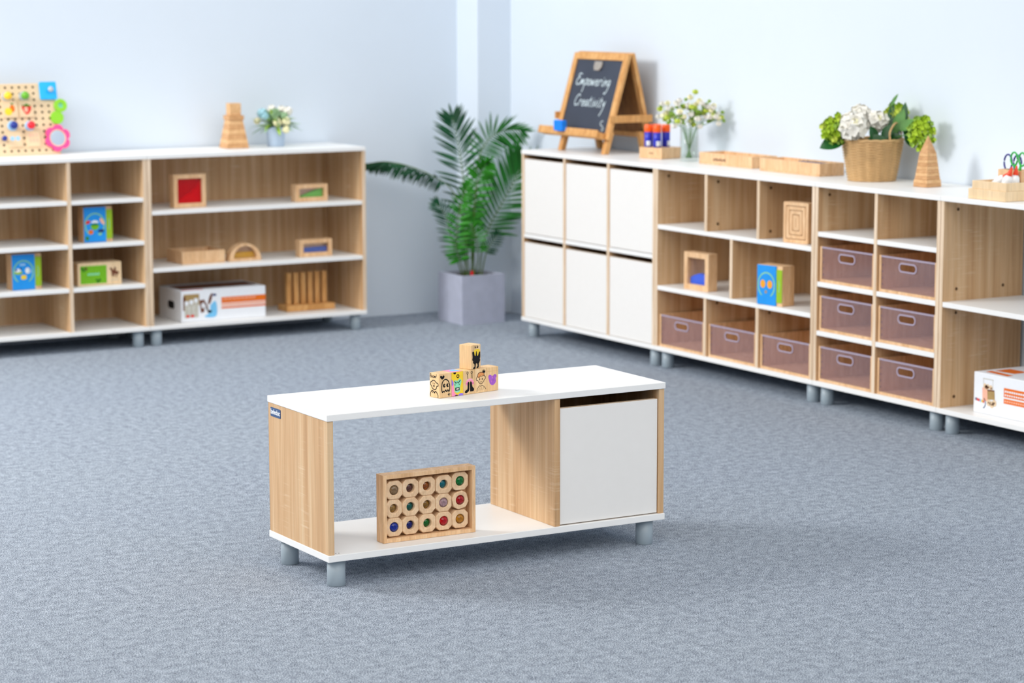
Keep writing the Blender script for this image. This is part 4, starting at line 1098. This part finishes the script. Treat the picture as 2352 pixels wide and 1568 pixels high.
sprig('slim upright dark leaf between the left hydrangea and white peony', [(-.118, .20, .03, .05, 1, .05, .075, .014, LEAFD), (-.105, .19, .05, -.5, .6, .1, .05, .03, LEAFD)])

# organiser tray at right edge
og = thing('organiser_tray', 'two-tier pale wooden desk organiser at the right edge, holding bottles and scissors', 'organiser', (6.130, 7.030, H + .0005), RZ)
MB().box(0, 0, 0, .202, .30, .037, PINE).build('base', og, .002)
for a in ((.016, .004, .037, .200, .014, .067), (.016, .286, .037, .200, .296, .067), (.016, .014, .037, .026, .286, .067), (.190, .014, .037, .200, .286, .067)): MB().box(*a, PINE).build('rim', og, .0015)
for a in ((.060, .088, .037, .189, .096, .108), (.060, .150, .037, .189, .158, .108), (.060, .096, .037, .068, .150, .108), (.181, .096, .037, .189, .150, .108)): MB().box(*a, BEECH).build('cup_wall', og, .0015)
def og_pt(x, y, z): return (6.130 + y, 7.030 - x, H + .0005 + z)
def axis_matrix(p, d):
    d = Vector(d).normalized(); q = Vector((0, 0, 1)).rotation_difference(d); return Matrix.Translation(p) @ q.to_matrix().to_4x4()
for i, (p, dv, lab) in enumerate((((.090, .045, .050), (.62, .22, .52), 'lying lowest and pointing right'), ((.154, .036, .040), (.16, .20, .80), 'nearest to camera with nozzle upright'), ((.168, .068, .040), (.08, .06, .85), 'leaning against the cup at the right'))):
    d_ = Vector((dv[1], -dv[0], dv[2])).normalized()
    b = thing('glue_bottle', 'white glue bottle with red-orange nozzle in the organiser, ' + lab, 'glue', og_pt(*p), 0, 'glue bottles in the organiser')
    q = Vector((0, 0, 1)).rotation_difference(d_); b.rotation_mode = 'QUATERNION'; b.rotation_quaternion = q
    MB().lathe([(.012, 0), (.0175, .004), (.0185, .03), (.016, .046), (.009, .054)], BOTTLE, seg=20).build('bottle_body', b)
    MB().lathe([(.0095, .052), (.0098, .06), (.006, .074), (.0022, .088)], TIPRED, seg=16).build('nozzle', b)
def scissors(label, p, m, h, tilt, inner, sc=1.):
    s = thing('scissors', label, 'scissors', p, RZ + tilt)
    for sg in (-1, 1):
        pts = [(sg * (.019 + .0155 * math.cos(a)) * sc, 0, h + .024 * sc * math.sin(a)) for a in [2 * PI * k / 22 for k in range(22)]]
        mb = MB(); mb.tube(pts, .0034, m, 8, closed=True); mb.tube([(sg * .014 * sc, 0, h - .02 * sc), (sg * .006, 0, h - .045 * sc), (-sg * .002, 0, h - .07 * sc)], .0052, inner, 8)
        mb.build('handle', s)
        MB().quadmesh([(x, sg * .0012 + e, z) for e in (-.0008, .0008) for x, z in ((-.006, h - .06 * sc), (.006, h - .06 * sc), (-sg * .001, .002))], [(2, 1, 0), (3, 4, 5), (0, 1, 4, 3), (1, 2, 5, 4), (2, 0, 3, 5)], STEEL).build('blade', s)
    return s
scissors('scissors with navy loop handles standing in the organiser cup', og_pt(.096, .127, .0385), NAVY, .092, R(4), TEALPL, 1.25)
scissors('scissors with bright green handles standing in the organiser cup, at frame edge', og_pt(.150, .104, .0385), GREENPL, .110, R(8), GREENPL)
# carton at right edge
cr = carton('carton_box', 'white toy carton with a wooden pushcart picture at the right edge', (6.178, 7.0265, ZB1 + .0005), RZ, .44, .152, .27)
f = FRONT(0); mb = MB()
mb.ribbon([(.052, .132), (.107, .132)], .003, f, .0005, GREYP); mb.ribbon([(.054, .13), (.054, .095)], .002, f, .0005, GREYP); mb.ribbon([(.105, .13), (.105, .095)], .002, f, .0005, GREYP)
mb.poly([(.048, .098), (.075, .098), (.082, .09), (.082, .048), (.05, .05)], f, .0006, ORANGEL)
for u, v in ((.062, .105), (.078, .104), (.094, .102), (.07, .1)): mb.poly(disc(u, v, .009, 10, .01), f, .0007, PLY); mb.poly(disc(u + .003, v - .002, .004, 8), f, .0009, BROWNP)
mb.poly([(.076, .09), (.115, .092), (.118, .06), (.078, .056)], f, .0008, TANP); mb.poly([(.076, .093), (.115, .095), (.115, .09), (.076, .088)], f, .0009, BROWNP)
for u, v in ((.085, .045), (.102, .04), (.116, .047)): mb.poly(disc(u, v, .0115, 14, .013), f, .001, PLY); mb.poly(disc(u, v, .004, 8), f, .0012, BROWNP)
mb.build('pushcart_picture', cr, fix=False)
mb = MB()
for i, m in enumerate((NAVYP, REDP, REDP, SKYP, YELLOWP, REDP)): mb.poly(disc(.014 + .0085 * i, .05 - .001 * i, .0042, 8, .006), f, .0006, m)
mb.ribbon(arc(.05, .04, .017, -70, 60, 10, .02), .004, f, .0006, NAVYP)
mb.build('logo', cr, fix=False)
mb = MB(); mb.poly(rect(.166, .078, .30, .112), f, .0005, ORANGE); mb.poly(rect(.166, .054, .30, .072), f, .0005, ORANGE)
for k in range(10): mb.poly(rect(.171 + .012 * k, .096, .180 + .012 * k, .103), f, .0007, PAPERW); mb.poly(rect(.171 + .012 * k, .083, .179 + .012 * k, .089), f, .0007, PAPERW); mb.poly(rect(.171 + .012 * k, .06, .179 + .012 * k, .066), f, .0007, ORANGEL)
mb.build('orange_label', cr, fix=False)
mb = MB(); mb.poly([(.03, .03), (.16, .02), (.16, .05), (.03, .06)], TOP(.1523), 0, ORANGE); mb.poly([(.03, .075), (.13, .08), (.13, .15), (.03, .15)], TOP(.1523), 0, ORANGE); mb.poly(disc(.26, .15, .05, 16, .03), TOP(.1523), 0, NAVYP)
mb.build('lid_patches', cr, fix=False)

# three-column unit contents
nf = thing('nesting_frames', 'set of nested rectangular beech frames standing in the top right cubby', 'toy', (6.136, 8.163, S1 + .0005), RZ + R(10))
NWd, NH = .138, .166
for k in range(4):
    i0 = k * .0172; t = .0150
    mb = MB(); mb.ring(rrect(i0, i0, NWd - i0, NH - i0, .006, 3), rrect(i0 + t, i0 + t, NWd - i0 - t, NH - i0 - t, .003, 3), FRONT(0), -.05, 0, BEECH); mb.build('frame_ring', nf, .0012)
i0 = 4 * .0172 - .0015
MB().box(i0, 0, i0, NWd - i0 + .0, .05, NH - i0, BEECH).build('core_block', nf, .0012)
window_block('upright wooden window block with blue sand in the middle left cubby', (6.152, 8.895, S2 + .0005), RZ + R(4), .167, .163, .05, .024, GREYACR,
             [(.024, .024), (.143, .024), (.143, .05), (.12, .068), (.085, .072), (.05, .062), (.024, .05)], BLUESAND)
picture_box('blue picture box with two orange faces, in the right-hand middle cubby', (6.112, 8.306, S2 + .0005), RZ + R(9), art_eyes, h=.166)

# ------------------------------------------------------------------ palm in the corner
pl = thing('potted_palm', 'areca palm in a square pale concrete planter in the room corner', 'plant', (6.18, 10.809, 0), 0)
PX = Vector((6.18, 10.809, 0))
pw = .1225
o = MB()
o.box(-pw, -pw, 0, pw, pw, .018, CONCRETE)
for a in ((-pw, -pw, .018, pw, -pw + .016, .244), (-pw, pw - .016, .018, pw, pw, .244), (-pw, -pw + .016, .018, -pw + .016, pw - .016, .244), (pw - .016, -pw + .016, .018, pw, pw - .016, .244)): o.box(*a, CONCRETE)
o.build('planter', pl)
mb = MB(); n = 14; V = []; F = []
w_ = pw - .0165
rnd = random.Random(2)
for i in range(n + 1):
    for j in range(n + 1): V.append((-w_ + 2 * w_ * i / n, -w_ + 2 * w_ * j / n, .222 + rnd.uniform(0, .012)))
for i in range(n):
    for j in range(n): a = i * (n + 1) + j; F.append((a, a + 1, a + n + 2, a + n + 1))
mb.quadmesh(V, F, SOIL, True); mb.build('soil', pl)
MB().box(-.03, -.05, .225, -.016, -.045, .258, KRED).build('red_tag', pl)
FR = [
 ('F1', [(6.168, 10.817, .228), (6.161, 10.821, .477), (6.17, 10.874, .735), (6.175, 10.929, .884), (6.151, 10.944, 1.015)], .30, .15, 22, PALMD, .0145, .15),
 ('F2', [(6.157, 10.824, .228), (6.15, 10.828, .477), (6.102, 10.856, .652), (6.018, 10.906, .728), (5.901, 10.953, .782), (5.799, 11.001, .804), (5.715, 11.028, .795)], .42, .085, 30, PALMD, .013, 1.3),
 ('F3', [(6.191, 10.804, .228), (6.185, 10.784, .522), (6.184, 10.749, .786), (6.241, 10.751, .903), (6.318, 10.728, .953), (6.414, 10.694, .956)], .45, .115, 20, PALM, .012, .55),
 ('F4', [(6.213, 10.79, .228), (6.239, 10.798, .365), (6.282, 10.807, .467), (6.362, 10.795, .601), (6.425, 10.774, .72), (6.455, 10.764, .784)], .34, .19, 22, PALM, .017, .08),
 ('F5', [(6.142, 10.833, .228), (6.101, 10.822, .333), (6.049, 10.795, .463), (6.019, 10.789, .552), (5.969, 10.796, .605)], .2, .075, 20, PALMD, .0095, .25),
 ('F6', [(6.153, 10.826, .228), (6.115, 10.802, .306), (6.067, 10.761, .399), (6.053, 10.699, .583), (6.065, 10.646, .7)], .24, .072, 22, PALML, .014, .45),
 ('F7', [(6.183, 10.808, .228), (6.169, 10.782, .392), (6.156, 10.731, .593), (6.16, 10.682, .748), (6.176, 10.627, .811)], .38, .085, 24, PALML, .014, .5),
 ('F8', [(6.225, 10.784, .228), (6.238, 10.776, .312), (6.255, 10.765, .367), (6.295, 10.742, .437)], .5, .055, 11, PALMD, .009, .4),
 ('F9', [(6.161, 10.821, .228), (6.164, 10.854, .32), (6.171, 10.874, .384), (6.197, 10.893, .436)], .5, .06, 14, PALM, .009, .4),
 ('F10', [(6.178, 10.811, .228), (6.202, 10.832, .364), (6.201, 10.855, .516), (6.224, 10.877, .645)], .42, .075, 16, PALM, .012, .4),
 ('F11', [(6.194, 10.801, .228), (6.185, 10.749, .328), (6.149, 10.712, .443), (6.108, 10.713, .532)], .4, .065, 16, PALML, .012, .5),
]
view = Vector((.505, .851, 0))
for nm, ctrl, t0_, LL, cnt, m, lw, droop in FR:
    rnd = random.Random(nm)
    P = smooth([Vector(c) - PX for c in ctrl], 14)
    mb = MB(); mb.tube(P, .0042, STEMG, 7, taper=.3)
    n = len(P)
    for k in range(cnt):
        t = t0_ + (1 - t0_) * (k + .5) / cnt
        x = t * (n - 1); i = int(x); p = P[i].lerp(P[min(i + 1, n - 1)], x - i)
        tg = (P[min(i + 2, n - 1)] - P[max(i - 1, 0)]).normalized()
        sd = tg.cross(view)
        if sd.length < .1: sd = tg.cross(Vector((1, 0, 0)))
        sd.normalize()
        q = (t - t0_) / (1 - t0_)
        L_ = LL * (.55 + .8 * math.sin(PI * min(1, .18 + .72 * q))) * .78 * rnd.uniform(.9, 1.1)
        if q > .9: L_ *= .75
        for sg in (-1, 1):
            d_ = (sd * sg * (1.0 - .45 * q) + tg * (.55 + .5 * q) + Vector((0, 0, -droop * .9)) + view * rnd.uniform(-.3, .12) + Vector((0, 0, rnd.uniform(-.16, .16)))).normalized()
            # keep leaflets off the walls
            e = p + d_ * L_ + PX
            if e.x > 6.50: d_.x -= (e.x - 6.50) / L_
            if e.y > 11.19: d_.y -= (e.y - 11.19) / L_
            if e.x > 6.31 and e.y > 10.975: d_.y -= (e.y - 10.975) / L_
            blade(mb, p, d_, Vector((0, 0, .55)) - view * 1.0 + sd * sg * rnd.uniform(-.3, .3), L_, lw * 1.0 * rnd.uniform(.85, 1.15), m, .10, 5)
    e_tip = (P[-1] - P[-4]).normalized()
    blade(mb, P[-1], e_tip, Vector((0, 0, .5)) - view, LL * .5, lw, m, .2, 5)
    # nothing grows through the walls
    for k, v in enumerate(mb.v):
        x, y, z = v[0] + PX.x, v[1] + PX.y, v[2]
        if y > 11.20: y = 11.20
        if x > 6.505: x = 6.505
        if x > 6.322 and y > 10.985: y = 10.985
        mb.v[k] = (x - PX.x, y - PX.y, z)
    mb.build('frond', pl, fix=False)

# ------------------------------------------------------------------ light
wd = bpy.data.worlds.new('world'); scene.world = wd; wd.use_nodes = True
wn = wd.node_tree.nodes; wl = wd.node_tree.links; bgn = wn['Background']
# ambient fill, strongest from the camera side, dimmed at the horizon to deepen shade
tcw = wn.new('ShaderNodeTexCoord'); sep = wn.new('ShaderNodeSeparateXYZ'); wl.new(tcw.outputs['Generated'], sep.inputs[0])
rpw = wn.new('ShaderNodeValToRGB'); wl.new(sep.outputs['Z'], rpw.inputs['Fac']); ew = rpw.color_ramp.elements
ew[0].position = .09; ew[0].color = (.02, .02, .02, 1); ew[1].position = 1.; ew[1].color = (.42, .42, .42, 1)
for p_, v_ in ((.24, .22), (.37, 1.0), (.6, .92)):
    k = ew.new(p_); k.color = (v_, v_, v_, 1)
dt = wn.new('ShaderNodeVectorMath'); dt.operation = 'DOT_PRODUCT'; dt.inputs[1].default_value = (-.25, -.97, 0); wl.new(tcw.outputs['Generated'], dt.inputs[0])
ma = wn.new('ShaderNodeMath'); ma.operation = 'MULTIPLY_ADD'; ma.inputs[1].default_value = .95; ma.inputs[2].default_value = 1.0; wl.new(dt.outputs['Value'], ma.inputs[0])
mb_ = wn.new('ShaderNodeMath'); mb_.operation = 'MULTIPLY'; wl.new(ma.outputs[0], mb_.inputs[0]); wl.new(rpw.outputs['Color'], mb_.inputs[1])
m3 = wn.new('ShaderNodeMath'); m3.operation = 'MULTIPLY'; m3.inputs[1].default_value = 1.46; wl.new(mb_.outputs[0], m3.inputs[0]); wl.new(m3.outputs[0], bgn.inputs['Strength'])
bgn.inputs['Color'].default_value = (1.0, .975, .94, 1)
def area(name, loc, target, size, energy, color=(1, 1, 1)):
    la = bpy.data.lights.new(name, 'AREA'); la.shape = 'RECTANGLE'; la.size, la.size_y = size; la.energy = energy; la.color = color
    o = bpy.data.objects.new(name, la); col.objects.link(o); o.location = loc
    o.rotation_euler = (Vector(target) - Vector(loc)).to_track_quat('-Z', 'Y').to_euler(); return o
area('key_softbox', (-.6, 10.1, 3.7), (4.6, 7.6, .3), (1.5, 1.5), 285, (1, .97, .93))  # unseen softbox at the left, placed along the direction of the cast shadows

# ------------------------------------------------------------------ camera
cd = bpy.data.cameras.new('camera'); cam = bpy.data.objects.new('camera', cd); col.objects.link(cam)
f_px = 5726.74
cd.sensor_width = 36.0; cd.sensor_fit = 'HORIZONTAL'; cd.lens = f_px / 2352 * 36.0
r_ = Vector((.8598, -.5107, -.0016)); fw = Vector((.5053, .8511, -.1427)).normalized()
r_ = (r_ - fw * r_.dot(fw)).normalized(); u_ = r_.cross(fw)
cam.matrix_world = Matrix(((r_.x, u_.x, -fw.x, 0), (r_.y, u_.y, -fw.y, 0), (r_.z, u_.z, -fw.z, 1.6889), (0, 0, 0, 1)))
cd.clip_start = .1; cd.clip_end = 60
cd.dof.use_dof = True; cd.dof.focus_distance = 7.05; cd.dof.aperture_fstop = 3.8
scene.camera = cam
scene.view_settings.view_transform = 'Standard'; scene.view_settings.look = 'None'
scene.view_settings.gamma = 1.0; scene.view_settings.exposure = 0.06; scene.view_settings.use_curve_mapping = False
